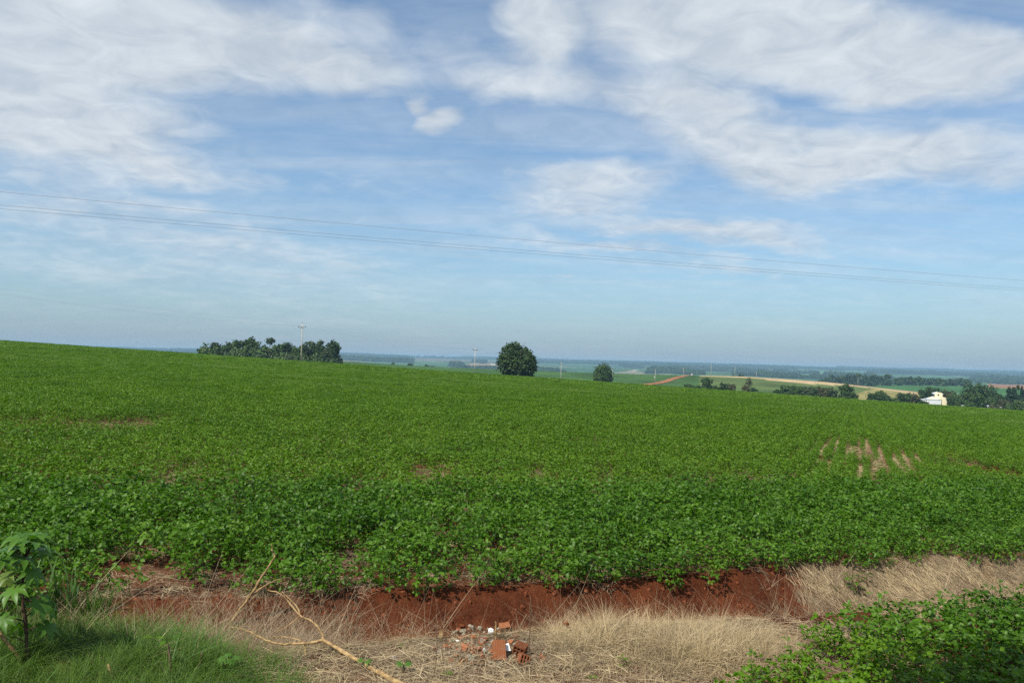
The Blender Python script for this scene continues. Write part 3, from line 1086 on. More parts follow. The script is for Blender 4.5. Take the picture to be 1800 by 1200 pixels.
for (x1, y1), (x2, y2), w_ in (((1490, 799), (1502, 779), .32), ((1518, 804), (1522, 766), .34), ((1514, 838), (1517, 812), .26), ((1547, 828), (1543, 780), .34),
                               ((1579, 824), (1571, 798), .32), ((1602, 832), (1584, 791), .36), ((1624, 818), (1610, 795), .26), ((1441, 792), (1453, 776), .30), ((1468, 784), (1471, 768), .26), ((1457, 816), (1447, 803), .30), ((1735, 822), (1750, 832), .26)):
    a, b = ground_at(x1, y1, 5, 200, 0.2), ground_at(x2, y2, 5, 200, 0.2)
    STRIPES.append((np.array((a.x, a.y)), np.array((b.x, b.y)), w_))


def bare(x, y):
    k = np.zeros(len(x), bool)
    for bx, by, ra, rb in BARE:
        n = 0.75 * fbm((x - bx) * 2.4, (y - by) * 1.6, int(abs(bx * 10)) + 3, 2)
        k |= np.hypot((x - bx) / ra, (y - by) / rb) + n < 1.15
    P = np.stack((x, y), 1)
    for a, b, w_ in STRIPES:
        ab = b - a
        t = np.clip(((P - a) @ ab) / (ab @ ab), 0, 1)
        k |= np.linalg.norm(P - (a + t[:, None] * ab), axis=1) < 0.09
    return k & (np.sin(x * 91.7 + y * 57.3) * 43758.5 % 1.0 < 0.86)


def near_stripe(x, y):
    """plants stay small beside the missed rows and bare places"""
    s = np.ones(len(x))
    P = np.stack((x, y), 1)
    for a, b, w_ in STRIPES:
        ab = b - a
        t = np.clip(((P - a) @ ab) / (ab @ ab), 0, 1)
        s = np.minimum(s, 0.66 + 0.34 * sstep(0.16, 0.42, np.linalg.norm(P - (a + t[:, None] * ab), axis=1)))
    for bx, by, ra, rb in BARE:
        s = np.minimum(s, 0.60 + 0.40 * sstep(0.9, 1.7, np.hypot((x - bx) / ra, (y - by) / rb)))
    return s


def in_view(x, y, margin=0.06, z=0.2):
    return (y > 3) & (np.abs(x / np.maximum(y, 0.1)) < 0.665 + margin + 1.2 / np.maximum(y, 1))


PLOT_X, PLOT_Y = np.array([-60, -8.7, 0, 15, 60.]), np.array([-8, 13.2, 16.8, 24.0, 45.])


def plot_line(x):
    return np.interp(x, PLOT_X, PLOT_Y)


pts, rots, scls, idxs = [], [], [], []


def put(x, y, z, rz, s, idx, tilt=None):
    n = len(x)
    pts.append(np.stack((x, y, z), 1))
    t = RNG.normal(0, 0.10, (n, 2)) if tilt is None else tilt
    rots.append(np.column_stack((t, rz)))
    scls.append(np.stack((s, s, s * RNG.uniform(0.85, 1.12, n)), 1))
    idxs.append(idx)


# 1. the strip nearest the ditch: rows run along the ditch, darker and taller plants
fx = []
for k in range(-1, 60):
    off = 0.06 + 0.38 * k + (0.20 if k < 0 else 0)
    x = np.arange(-16, 26, 0.125)
    x = x + RNG.normal(0, 0.035, len(x))
    y = edge(x) + off + RNG.normal(0, 0.045, len(x)) + 0.04 * np.sin(x * 0.8)
    keep = (y < plot_line(x)) & in_view(x, y)
    gap = fbm(x * 1.1, y * 1.1, 71, 3)
    thin = 0.62 if k < 0 else 0.24 if k == 0 else (0.14 if k == 1 else (0.06 if k < 4 else 0.02))
    keep &= (gap > -0.45 + (0.34 if k < 0 else 0.20 if k == 0 else 0.14 if k < 5 else 0.04) + 0.0) & (RNG.uniform(0, 1, len(x)) > thin)
    x, y = x[keep], y[keep]
    b = bare(x, y)
    x, y = x[~b], y[~b]
    fx.append(np.stack((x, y, np.full(len(x), k)), 1))
FRONT = np.concatenate(fx)

_l = [near_at(px, py, l) for px, py, l in ((1215, 1215, .1), (1250, 1165, .22), (1340, 1150, .25), (1380, 1120, .25), (1440, 1085, .3), (1500, 1068, .3), (1600, 1062, .3), (1690, 1052, .3), (1740, 1040, .3), (1800, 1050, .3), (1900, 1050, .3))]
_l = sorted(_l)


def strip_lim(x):
    return np.interp(x, [p[0] for p in _l], [p[1] for p in _l])


# 2. the strip on this side of the ditch, at the right
xs, ys = [], []
for k in range(0, 18):
    yb = np.arange(5.4, 11.6, 0.155)
    t0 = 0.02 + 0.34 * k
    x = 1.35 + t0 * 0.92 + (yb - 6.0) * 0.62 + RNG.normal(0, 0.05, len(yb))
    y = yb + 0.25 * t0 * 0 + RNG.normal(0, 0.05, len(yb))
    xs.append(x)
    ys.append(y)
x, y = np.concatenate(xs), np.concatenate(ys)
lim = strip_lim(x)
sp = (y < lim) & (np.abs(x / y) < 0.70) & (y > 5.6)
sp &= fbm(x * 1.5, y * 1.5, 91, 3) > -0.42
clear = np.zeros(len(x), bool)
for px, py, rr in ((1400, 1175, 0.25), (1330, 1190, 0.22), (1500, 1140, 0.16), (1440, 1192, 0.3), (1710, 1130, 0.16), (1260, 1150, 0.2), (1390, 1110, 0.1)):
    g = ground_at(px, py, 4, 40)
    clear |= np.hypot(x - g.x, y - g.y) < rr
sp &= ~clear
STRIP = np.stack((x[sp], y[sp]), 1)
o_ = np.argsort(np.hypot(STRIP[:, 0], STRIP[:, 1]))
STRIP = STRIP[o_]
fr = FRONT[FRONT[:, 2] < 2]
fo = np.argsort(np.hypot(fr[:, 0], fr[:, 1]))
N_STRIP = min(len(STRIP), 170)
N_FRONT = min(len(fr), 298 - N_STRIP)
IND_FRONT = fr[fo[:N_FRONT]]
rest = np.concatenate((FRONT[FRONT[:, 2] >= 2], fr[fo[N_FRONT:]]))
x, y, kk = rest.T
put(x, y, terrain(x, y), RNG.uniform(0, 6.28, len(x)), RNG.uniform(0.75, 1.25, len(x)) * np.where(kk < 3, 0.9, np.where(kk < 7, 1.02, 1.14)) * (1 + 0.2 * fbm(x * 0.8, y * 0.8, 87, 3)) * near_stripe(x, y), RNG.integers(0, 6, len(x)))
if len(STRIP) > N_STRIP:
    x, y = STRIP[N_STRIP:].T
    put(x, y, terrain(x, y), RNG.uniform(0, 6.28, len(x)), RNG.uniform(0.85, 1.2, len(x)), RNG.integers(0, 6, len(x)))

# 3. the field behind it, rows running away from the ditch: single plants to 46 m, then squares of canopy
s_ = np.arange(-60, 60, 0.45)
t_ = np.arange(0, 75, 0.16)
S, Tt = np.meshgrid(s_, t_)
S, Tt = S.ravel(), Tt.ravel()
Tt = Tt + RNG.normal(0, 0.06, len(Tt))
S = S + RNG.normal(0, 0.05, len(S))
x, y = S * RY + Tt * RX, -S * RX + Tt * RY
k = (y >= plot_line(x) + 0.15) & in_view(x, y) & (np.hypot(x, y) < 46)
x, y = x[k], y[k]
b = bare(x, y)
g = fbm(x * 0.35, y * 0.35, 81, 4)
k = ~b & (RNG.uniform(0, 1, len(x)) > np.clip(0.03 + 0.25 * (g < -0.45), 0, 1))
edgeband = (y - plot_line(x) < 1.6) & (fbm(x * 0.9, y * 0.9, 83, 3) < -0.12)
k &= ~edgeband
x, y = x[k], y[k]
put(x, y, terrain(x, y), RNG.uniform(0, 6.28, len(x)), RNG.uniform(0.78, 1.22, len(x)) * (1 + 0.16 * fbm(x * 0.7, y * 0.7, 85, 3)) * near_stripe(x, y), RNG.integers(6, 12, len(x)))


def squares(size, r0, r1, i0, n):
    c = np.arange(-r1, r1, size * 0.94)
    A, B = np.meshgrid(c, np.arange(0, r1, size * 0.94))
    A, B = A.ravel(), B.ravel()
    x, y = A * RY + B * RX, -A * RX + B * RY
    k = in_view(x, y, 0.05) & (np.hypot(x, y) >= r0) & (np.hypot(x, y) < r1) & (y > 0)
    x, y = x[k], y[k]
    z = terrain(x, y)
    e = 1.0
    zx, zy = (terrain(x + e, y) - terrain(x - e, y)) / (2 * e), (terrain(x, y + e) - terrain(x, y - e)) / (2 * e)
    rz = -ROW_AZ + math.pi * RNG.integers(0, 2, len(x))
    # tip the squares with the slope (rotation about local axes after the turn)
    tx, ty = zy, -zx
    pts.append(np.stack((x, y, z), 1))
    rots.append(np.column_stack((np.arctan(tx), np.arctan(ty), rz)))
    sc = 1 + 0.06 * fbm(x / 3.1, y / 3.1, 95, 2)
    scls.append(np.stack((np.ones(len(x)), np.ones(len(x)), sc * RNG.uniform(0.85, 1.15, len(x))), 1))
    idxs.append(RNG.integers(i0, i0 + n, len(x)))


squares(1.5, 45.4, 130, 12, 5)
squares(4.0, 128, 400, 17, 5)
scatter('soybean_crop', np.concatenate(pts), np.concatenate(rots), np.concatenate(scls), np.concatenate(idxs), SRC,
        'green soybean crop covering the wide sloping field', 'crop')

# ---- the nearest plants one by one
SLEAFM = [soy_leaf_mesh('leaf', 500 + i, 0.058, 0.115, 'soy_young') for i in range(8)]
stem_mb = MB()
stem_mb.tube([(0, 0, -0.04), (0.006, 0, 0.18), (0, 0.008, 0.36)], [0.005, 0.004, 0.0022], 5, False)
STEM_ME = stem_mb.mesh('stem', M['stem'], True)
FOL_ME = [soy_plant_mesh('foliage', 600 + i, 0.40, 28, 0.064, 'soy', True) for i in range(6)]
FOLY_ME = [soy_plant_mesh('foliage', 650 + i, 0.40, 26, 0.062, 'soy_young', True) for i in range(6)]
for i in range(N_STRIP):
    x, y = STRIP[i]
    rng = np.random.default_rng(900 + i)
    root = empty('soybean_plant', (x, y, T(x, y)), rng.uniform(0, 6.28), 'leafy soybean plant in the dense patch this side of the ditch', 'soybean plant', 'soybean plants in the patch this side of the ditch')
    s = rng.uniform(0.70, 1.05)
    root.scale = (s, s, s)
    st = link(bpy.data.objects.new('stem', STEM_ME), root)
    if i < 90:
        for z, az, pt, l in plant_leaves(rng, 0.40, 17, 0.066):
            lf = link(bpy.data.objects.new('leaf', SLEAFM[int(rng.integers(0, 8))]), root)
            lf.location = (0, 0, z)
            lf.rotation_euler = (pt, rng.normal(0, 0.2), az)
            q_ = l / 0.066 * 1.1
            lf.scale = (q_, q_, q_)
    else:
        link(bpy.data.objects.new('foliage', FOLY_ME[int(rng.integers(0, 6))]), root)
for i in range(N_FRONT):
    x, y, kk = IND_FRONT[i]
    rng = np.random.default_rng(1900 + i)
    root = empty('soybean_plant', (x, y, T(x, y)), rng.uniform(0, 6.28), 'small soybean plant in the ragged first rows along the red ditch lip', 'soybean plant', 'soybean plants in the first rows along the ditch')
    s = rng.uniform(0.72, 1.12)
    root.scale = (s, s, s)
    link(bpy.data.objects.new('stem', STEM_ME), root)
    link(bpy.data.objects.new('foliage', FOL_ME[int(rng.integers(0, 6))]), root)


# ------------------------------------------------------------------ grasses and straw
def tuft_mesh(name, seed, n, h, spread, lean, mat, width=0.004, rad=0.06, segs=3, flop=0.5):
    """a tuft of bent tapering blades"""
    rng = np.random.default_rng(seed)
    V = []
    for i in range(n):
        az = rng.uniform(0, 6.28)
        r = rad * math.sqrt(rng.uniform(0, 1))
        a2 = az + rng.normal(0, 0.8)
        hh = h * rng.uniform(0.45, 1.15)
        ln = lean * rng.uniform(0.2, 1.2)
        d = np.array((math.cos(a2), math.sin(a2), 0))
        sidev = np.array((-d[1], d[0], 0))
        t3 = rng.uniform(0, 6.28)
        sidev = sidev * math.cos(t3 * 0.3) + np.array((0, 0, 0))
        p0 = np.array((math.cos(az) * r, math.sin(az) * r, -0.02))
        wv = width * rng.uniform(0.6, 1.3)
        for k in range(segs + 1):
            t = k / segs
            out = ln * (t + flop * t * t)
            c = p0 + d * out * hh + np.array((0, 0, hh * (t - 0.35 * flop * ln * t * t * 1.6)))
            ww = wv * (1 - t * 0.85)
            V += [c - sidev * ww, c + sidev * ww]
    per = (segs + 1) * 2
    F = [(2 * k, 2 * k + 1, 2 * k + 3, 2 * k + 2) for k in range(segs)]
    return quads_mesh(name, np.array(V), per, F, M[mat], False)


def straw_mesh(name, seed, n, length, mat, spread=0.16, direction=None, zmax=0.05, width=0.0028):
    """loose stalks lying on the ground"""
    rng = np.random.default_rng(seed)
    V = []
    for i in range(n):
        a = rng.uniform(0, 6.28) if direction is None else direction + rng.normal(0, 0.35)
        L = length * rng.uniform(0.4, 1.2)
        d = np.array((math.cos(a), math.sin(a), rng.normal(0, 0.10)))
        sd_ = np.array((-d[1], d[0], rng.normal(0, 0.4)))
        c = np.array((rng.uniform(-spread, spread), rng.uniform(-spread, spread), rng.uniform(0.004, zmax)))
        wv = width * rng.uniform(0.6, 1.5)
        bend = rng.normal(0, 0.02)
        for k in range(3):
            t = k / 2 - 0.5
            p = c + d * L * t + np.array((-d[1], d[0], 0)) * bend * (0.25 - t * t) + np.array((0, 0, max(0, 0.25 - t * t) * 0.05))
            ww = wv * (1.0 - 0.5 * abs(t))
            V += [p - sd_ * ww, p + sd_ * ww]
    return quads_mesh(name, np.array(V), 6, [(0, 1, 3, 2), (2, 3, 5, 4)], M[mat], False)


def region_points(n, x0, x1, y0, y1):
    return RNG.uniform(x0, x1, n), RNG.uniform(y0, y1, n)


def grass_lim(x):
    """far edge of the green grass at the left"""
    return np.interp(x, GLX, GLY)


_g = sorted(near_at(px, py, 0.03) for px, py in ((-300, 1050), (0, 1050), (110, 1056), (200, 1070), (330, 1084), (380, 1098), (415, 1120), (470, 1150), (520, 1180), (545, 1200), (570, 1240)))
GLX, GLY = [p[0] for p in _g], [p[1] for p in _g]
# green grass at the left
GT = [tuft_mesh('grass_tuft', 700 + i, 22, (0.20, 0.27, 0.16, 0.24, 0.32)[i], 0.1, (0.9, 0.6, 1.3, 1.0, 0.7)[i], 'grass', 0.0042, 0.10, 3, 0.8) for i in range(5)]
GT.append(tuft_mesh('grass_tuft', 706, 7, 0.30, 0.1, 0.8, 'broad_grass', 0.0085, 0.08, 4, 0.9))
GT.append(tuft_mesh('grass_tuft', 707, 9, 0.22, 0.1, 1.0, 'straw', 0.0028, 0.10, 3, 1.0))
x, y = region_points(9500, -7.5, -0.8, 4.6, 9.4)
lim = grass_lim(x)
dn = (lim - y) + 0.30 * fbm(x * 2.4, y * 2.4, 111, 3)
k = (dn > 0) & (np.abs(x / y) < 0.78)
x, y, dn = x[k], y[k], dn[k]
k = RNG.uniform(0, 1, len(x)) < np.clip(0.35 + dn * 1.6, 0, 1)
x, y, dn = x[k], y[k], dn[k]
sz = RNG.uniform(0.5, 1.15, len(x)) * np.clip(0.7 + dn, 0.7, 1.05) * (1 + 0.6 * fbm(x * 2.0, y * 2.0, 113, 3))
n = len(x)
scatter('grass', np.stack((x, y, terrain(x, y)), 1), np.column_stack((RNG.normal(0, 0.12, (n, 2)), RNG.uniform(0, 6.28, n))), np.stack((sz, sz, sz), 1), RNG.choice(7, n, p=[.19, .18, .18, .18, .18, .05, .04]), GT,
        'thick green grass growing on the verge before the ditch', 'grass')

# dry standing grass on the mound and along the verge
DT = [tuft_mesh('dry_tuft', 720 + i, 30, 0.27, 0.1, 0.95, 'straw', 0.0021, 0.07, 3, 0.9) for i in range(5)]
x, y = region_points(12000, -3.6, 4.6, 5.4, 10.6)
f = y - edge(x)
mound = np.exp(-((x - 1.85) / 1.45) ** 4 - ((y - 8.65) / 0.78) ** 4)
arc = np.exp(-((f + 1.15) / 0.28) ** 2) * ((x > -2.8) & (x < 3.4))
low = 0.17 * ((x > -1.6) & (x < 3.3) & (f < -1.0))
strip_l = strip_lim(x)
w_ = np.clip(mound * 1.0 + arc * 0.35 + low, 0, 1) * (0.75 + 0.5 * fbm(x * 1.6, y * 1.6, 121, 3))
w_ = np.where((y < strip_l - 0.1) & (x > 1.6), w_ * 0.12, w_)
w_ = np.where(np.hypot((x + 0.2) / 0.62, (y - 8.15) / 0.45) < 1.1, w_ * 0.02, w_)
w_ = np.where(y < grass_lim(x), 0.02, w_)
w_ = np.where(f > -0.95, 0, w_)
k = RNG.uniform(0, 1, len(x)) < w_
x, y, m2 = x[k], y[k], mound[k]
n = len(x)
sz = RNG.uniform(0.6, 1.2, n) * (0.55 + 0.55 * m2)
scatter('dry_grass', np.stack((x, y, terrain(x, y)), 1), np.column_stack((RNG.normal(0, 0.25, (n, 2)), RNG.uniform(0, 6.28, n))), np.stack((sz, sz, sz * RNG.uniform(0.7, 1.2, n)), 1), RNG.integers(0, 5, n), DT,
        'pale dry grass heaped on the mound in front of the ditch', 'dry grass')

# grass hanging down the ditch bank
HT = [tuft_mesh('bank_tuft', 740 + i, 24, 0.21, 0.1, 1.5, 'straw_grey', 0.0019, 0.06, 3, 1.3) for i in range(5)]
x, y = region_points(30000, -5.0, 11.5, 8.0, 15)
f = y - edge(x)
right = sstep(3.3, 6.0, x)
left = sstep(-0.6, -2.2, x)
wb = np.where((f < -0.16) & (f > -1.1), 1.0, 0)
lowb = sstep(-0.3, -0.75, f)
w_ = wb * (0.05 * lowb + 0.16 * right * sstep(-0.15, -0.4, f) * (1 - 0.75 * sstep(-0.72, -0.86, f)) + 0.75 * left * lowb + 0.22 * left + 0.10 * np.exp(-((x - 1.2) / 1.1) ** 2) * lowb) * (0.7 + 0.8 * fbm(x * 1.3, y * 1.3, 131, 3))
k = RNG.uniform(0, 1, len(x)) < w_
x, y = x[k], y[k]
n = len(x)
sz = RNG.uniform(0.6, 1.25, n)
scatter('bank_grass', np.stack((x, y, terrain(x, y)), 1), np.column_stack((R(42) + RNG.normal(0, 0.2, n), R(14) + RNG.normal(0, 0.2, n), RNG.uniform(-0.4, 0.4, n))), np.stack((sz, sz, sz * 0.62), 1), RNG.integers(0, 5, n), HT,
        'dry stalks hanging down the red ditch bank', 'dry grass')

# loose straw lying about: verge, bank on the right, between the crop rows
ST = [straw_mesh('loose_straw', 760 + i, 46, 0.15 + 0.05 * (i == 3), 'straw_grey' if i < 3 else 'straw', 0.17, None, 0.035 + 0.03 * (i == 3), 0.0013) for i in range(4)]
ST += []
ST += [straw_mesh('loose_straw', 770 + i, 44, 0.22, 'straw_grey' if i % 2 else 'straw', 0.17, R(-58), 0.03, 0.0014) for i in range(4)]
P_, R_, I_ = [], [], []
x, y = region_points(9000, -3.6, 5.0, 5.4, 10.0)
f = y - edge(x)
w_ = np.where(f < -0.95, 0.42 + 0.4 * fbm(x * 1.2, y * 1.2, 141, 3), 0)
w_ = np.where(y < grass_lim(x) - 0.2, 0.02, w_)
w_ = np.where((y < strip_lim(x)) & (x > 1.5), w_ * 0.4, w_)
w_ = np.where(np.hypot((x + 0.25) / 0.6, (y - 8.2) / 0.45) < 1.05, w_ * 0.14, w_)
k = RNG.uniform(0, 1, len(x)) < w_
P_.append((x[k], y[k], RNG.integers(0, 4, k.sum()), RNG.uniform(0, 6.28, k.sum())))
x, y = region_points(16000, 2.2, 13.0, 9.2, 16)
f = y - edge(x)
w_ = np.where((f < -0.10) & (f > np.where(x > 5.0, -2.3, -1.5)), 0.85 * sstep(3.4, 6.3, x) * (0.75 + 0.6 * fbm(x, y, 143, 3)) * (1 - 0.8 * np.exp(-((f + 0.86) / 0.10) ** 2) * (x < 6)), 0)
k = RNG.uniform(0, 1, len(x)) < w_
P_.append((x[k], y[k], RNG.integers(4, 8, k.sum()), RNG.normal(0, 0.25, k.sum())))
x, y = region_points(26000, -14, 22, 8.5, 26)
f = y - edge(x)
w_ = np.where(f > 0.0, 0.10 + 0.25 * fbm(x * 0.8, y * 0.8, 145, 3), 0) + np.where((f > -0.1) & (f < 1.6), 0.12 * (fbm(x * 0.8, y * 0.8, 147, 3) + 0.3), 0)
bb = bare(x, y)
w_ = np.where(bb & (f > 0.2), 0.7, w_)
k = (RNG.uniform(0, 1, len(x)) < w_) & in_view(x, y)
P_.append((x[k], y[k], RNG.integers(0, 4, k.sum()), RNG.uniform(0, 6.28, k.sum())))
# straw in the bare rows and patches further off
for a, b, ww in STRIPES:
    n = 90
    t = RNG.uniform(0, 1, n)
    c = a[None] + (b - a)[None] * t[:, None] + RNG.normal(0, 0.05, (n, 2))
    P_.append((c[:, 0], c[:, 1], np.full(n, 3), RNG.uniform(0, 6.28, n)))
x = np.concatenate([p[0] for p in P_])
y = np.concatenate([p[1] for p in P_])
ii = np.concatenate([p[2] for p in P_])
rz = np.concatenate([p[3] for p in P_])
n = len(x)
e = 0.06
gx, gy = (terrain(x + e, y) - terrain(x - e, y)) / (2 * e), (terrain(x, y + e) - terrain(x, y - e)) / (2 * e)
# slope turned into the frame after rz: rotate X then Y then Z order is handled by tilting in world axes for small rz
cz, sz_ = np.cos(rz), np.sin(rz)
lx, ly_ = gx * cz + gy * sz_, -gx * sz_ + gy * cz
scatter('loose_straw', np.stack((x, y, terrain(x, y)), 1), np.column_stack((np.arctan(ly_), -np.arctan(lx), rz)), np.repeat(RNG.uniform(0.7, 1.3, n)[:, None], 3, 1), ii, ST,
        'loose dry straw and crop residue lying on the red soil', 'straw')


# clods of soil in the ditch and along the lip
def lump_mesh(name, seed, mat, sub=1, amp=0.25, flat=0.7):
    import bmesh
    bm = bmesh.new()
    bmesh.ops.create_icosphere(bm, subdivisions=sub, radius=1.0)
    rng = np.random.default_rng(seed)
    for v in bm.verts:
        v.co = v.co * (1 + rng.normal(0, amp))
        v.co.z *= flat
    me = bpy.data.meshes.new(name)
    bm.to_mesh(me)
    bm.free()
    me.materials.append(mat)
    return me


CL = [lump_mesh('soil_clod', 800 + i, M['clod'], 1 + (i % 2), 0.16) for i in range(5)]
x, y = region_points(22000, -5, 12, 8.3, 15)
f = y - edge(x)
w_ = np.where((f > -1.2) & (f < 0.3), 0.55, 0.0) * (1 - 0.6 * sstep(3, 6, x))
k = RNG.uniform(0, 1, len(x)) < w_
x, y = x[k], y[k]
x2, y2 = region_points(1600, 1.2, 6.5, 5.4, 9.6)
k = y2 - edge(x2) < -1.5
x, y = np.concatenate((x, x2[k])), np.concatenate((y, y2[k]))
n = len(x)
sz = 0.006 + 0.036 * RNG.uniform(0, 1, n) ** 4.5
scatter('soil_clods', np.stack((x, y, terrain(x, y)), 1), RNG.uniform(0, 6.28, (n, 3)), np.stack((sz, sz, sz), 1), RNG.integers(0, 5, n), CL,
        'crumbled red soil clods along the ditch', 'soil')


# ------------------------------------------------------------------ trees and bushes
def crown_mesh(name, lobes, n, leaf, mat, seed, shell=0.5):
    """leaf sprays spread through a crown made of uneven lobes (cx, cy, cz, rx, ry, rz)"""
    rng = np.random.default_rng(seed)
    L = np.array(lobes, float)
    vol = (L[:, 3] * L[:, 4] * L[:, 5]) ** 0.72
    k = rng.choice(len(L), n, p=vol / vol.sum())
    d = rng.normal(0, 1, (n, 3))
    d /= np.linalg.norm(d, axis=1, keepdims=True)
    # lumpy surface: radius varies with direction
    lump = 1 + 0.22 * np.sin(d[:, 0] * 5 + k * 1.7) * np.sin(d[:, 1] * 4.3 + k) + 0.16 * np.sin(d[:, 2] * 7 + d[:, 0] * 6 + k * 2.1)
    r = (shell + (1 - shell) * rng.uniform(0, 1, n) ** 0.6) * lump
    P = L[k, :3] + d * L[k, 3:] * r[:, None] + rng.normal(0, leaf * 0.5, (n, 3))
    nrm = d * 0.7 + rng.normal(0, 0.55, (n, 3)) + np.array((0, 0, 0.45))
    Fm = frames(nrm, rng.uniform(0, 6.28, n))
    base = np.array([(-.5, -.5, 0), (.5, -.45, .08), (.55, .5, -.06), (-.45, .5, .1), (0, 0, .22)])
    V = place_leaves(base, P, Fm, leaf * rng.uniform(0.55, 1.35, n))
    return quads_mesh(name, V, 5, [(0, 1, 4), (1, 2, 4), (2, 3, 4), (3, 0, 4)], mat, False)


def trunk_mesh(name, h, r, limbs, mat, seed, lean=0.0):
    rng = np.random.default_rng(seed)
    mb = MB()
    mb.tube([(0, 0, -0.5), (lean * 0.3 * h * 0.3, 0, h * 0.35), (lean * h * 0.5, rng.normal(0, .02) * h, h * 0.7), (lean * h, 0, h)], [r * 1.35, r, r * 0.75, r * 0.35], 7)
    for (z, az, l, up) in limbs:
        p0 = Vector((lean * z * 0.8, 0, z))
        d = Vector((math.cos(az), math.sin(az), 0))
        mb.tube([p0, p0 + d * l * 0.45 + Vector((0, 0, up * l * 0.35)), p0 + d * l + Vector((0, 0, up * l))], [r * 0.55, r * 0.36, r * 0.12], 5)
    return mb.mesh(name, mat, True)


def tree(name, px, y, top_py, width_px, lobes, n, leaf, fol, label, cat='tree', group=None, trunk=True, bark='bark', seed=0, clear=0.0, base_py=None, depth=0.9):
    """lobes are in units of (half width, half width, height), centred on the tree's foot"""
    d = ray(px, 640)
    x = d[0] * y
    z = T(x, y)
    h = at(px, top_py, y).z - z
    hw = width_px / 2 * y / FPX
    rng = np.random.default_rng(seed + int(px))
    t = empty(name, (x, y, z), 0, label, cat, group)
    sc = [(a * hw, b * hw * depth, c * h, ra * hw, rb * hw * depth, rc * h) for a, b, c, ra, rb, rc in lobes]
    me = crown_mesh('crown', sc, n, leaf, M[fol], seed + int(px))
    link(bpy.data.objects.new('crown', me), t)
    if trunk:
        limbs = [(h * rng.uniform(0.3, 0.6), rng.uniform(0, 6.28), hw * rng.uniform(0.4, 0.7), rng.uniform(0.5, 1.2)) for _ in range(5)]
        me = trunk_mesh('trunk', h * 0.8, max(0.10, h * 0.022), limbs, M[bark], seed + 5)
        link(bpy.data.objects.new('trunk', me), t)
    return t


def lumps(rng, n=9, lo=0.25, hi=0.95, rr=0.42):
    """an uneven round crown"""
    out = [(0, 0, 0.5, 0.62, 0.62, 0.36)]
    for i in range(n):
        a = i * 2.4 + rng.normal(0, .3)
        zz = lo + (hi - lo) * (i + .5) / n
        wd = 0.62 * math.sqrt(max(0.05, 1 - ((zz - 0.5) / 0.62) ** 2))
        r = rr * rng.uniform(0.7, 1.15)
        out.append((math.cos(a) * wd, math.sin(a) * wd, zz - r * 0.28, r, r, r * 0.42))
    return out


rg = np.random.default_rng(5)
# the big lone tree in the field: tall left shoulder, sloping down to the right
BIG = [(-.30, 0, .72, .42, .45, .22), (-.10, .1, .84, .26, .3, .15), (-.52, 0, .60, .40, .5, .19), (-.78, .1, .52, .22, .3, .08), (-.88, -.1, .40, .14, .2, .05), (-.55, -.2, .36, .42, .5, .22),
       (.20, .1, .62, .50, .5, .24), (.50, 0, .55, .40, .5, .20), (.72, -.1, .46, .28, .4, .17), (.78, 0, .30, .22, .3, .16), (.30, -.3, .34, .55, .5, .26), (-.15, -.3, .30, .55, .5, .26), (.0, .2, .45, .7, .6, .36), (-.30, 0, .13, .42, .4, .13), (.35, 0, .11, .42, .4, .12), (.62, 0, .14, .24, .4, .15), (-.42, .1, .88, .16, .2, .07)]
tree('lone_tree', 909, 292, 600.5, 70, BIG, 7600, 0.56, 'fol_dark', 'large dense dark green tree standing alone in the middle of the field', group=None, seed=3)
RND = [(0, 0, .42, .80, .8, .40), (-.3, .2, .62, .55, .6, .28), (.3, -.2, .60, .55, .6, .28), (0, 0, .76, .52, .55, .22), (-.55, 0, .36, .42, .5, .30), (.55, 0, .36, .42, .5, .30), (0, -.4, .3, .7, .5, .3), (-.5, 0, .15, .45, .5, .16), (.5, 0, .15, .45, .5, .16), (0, 0, .13, .6, .6, .15)]
tree('rounded_tree', 1060.5, 486, 638.5, 37, RND, 5200, 0.55, 'fol_mid', 'smaller dome shaped tree standing next to a pole in the field', seed=9)

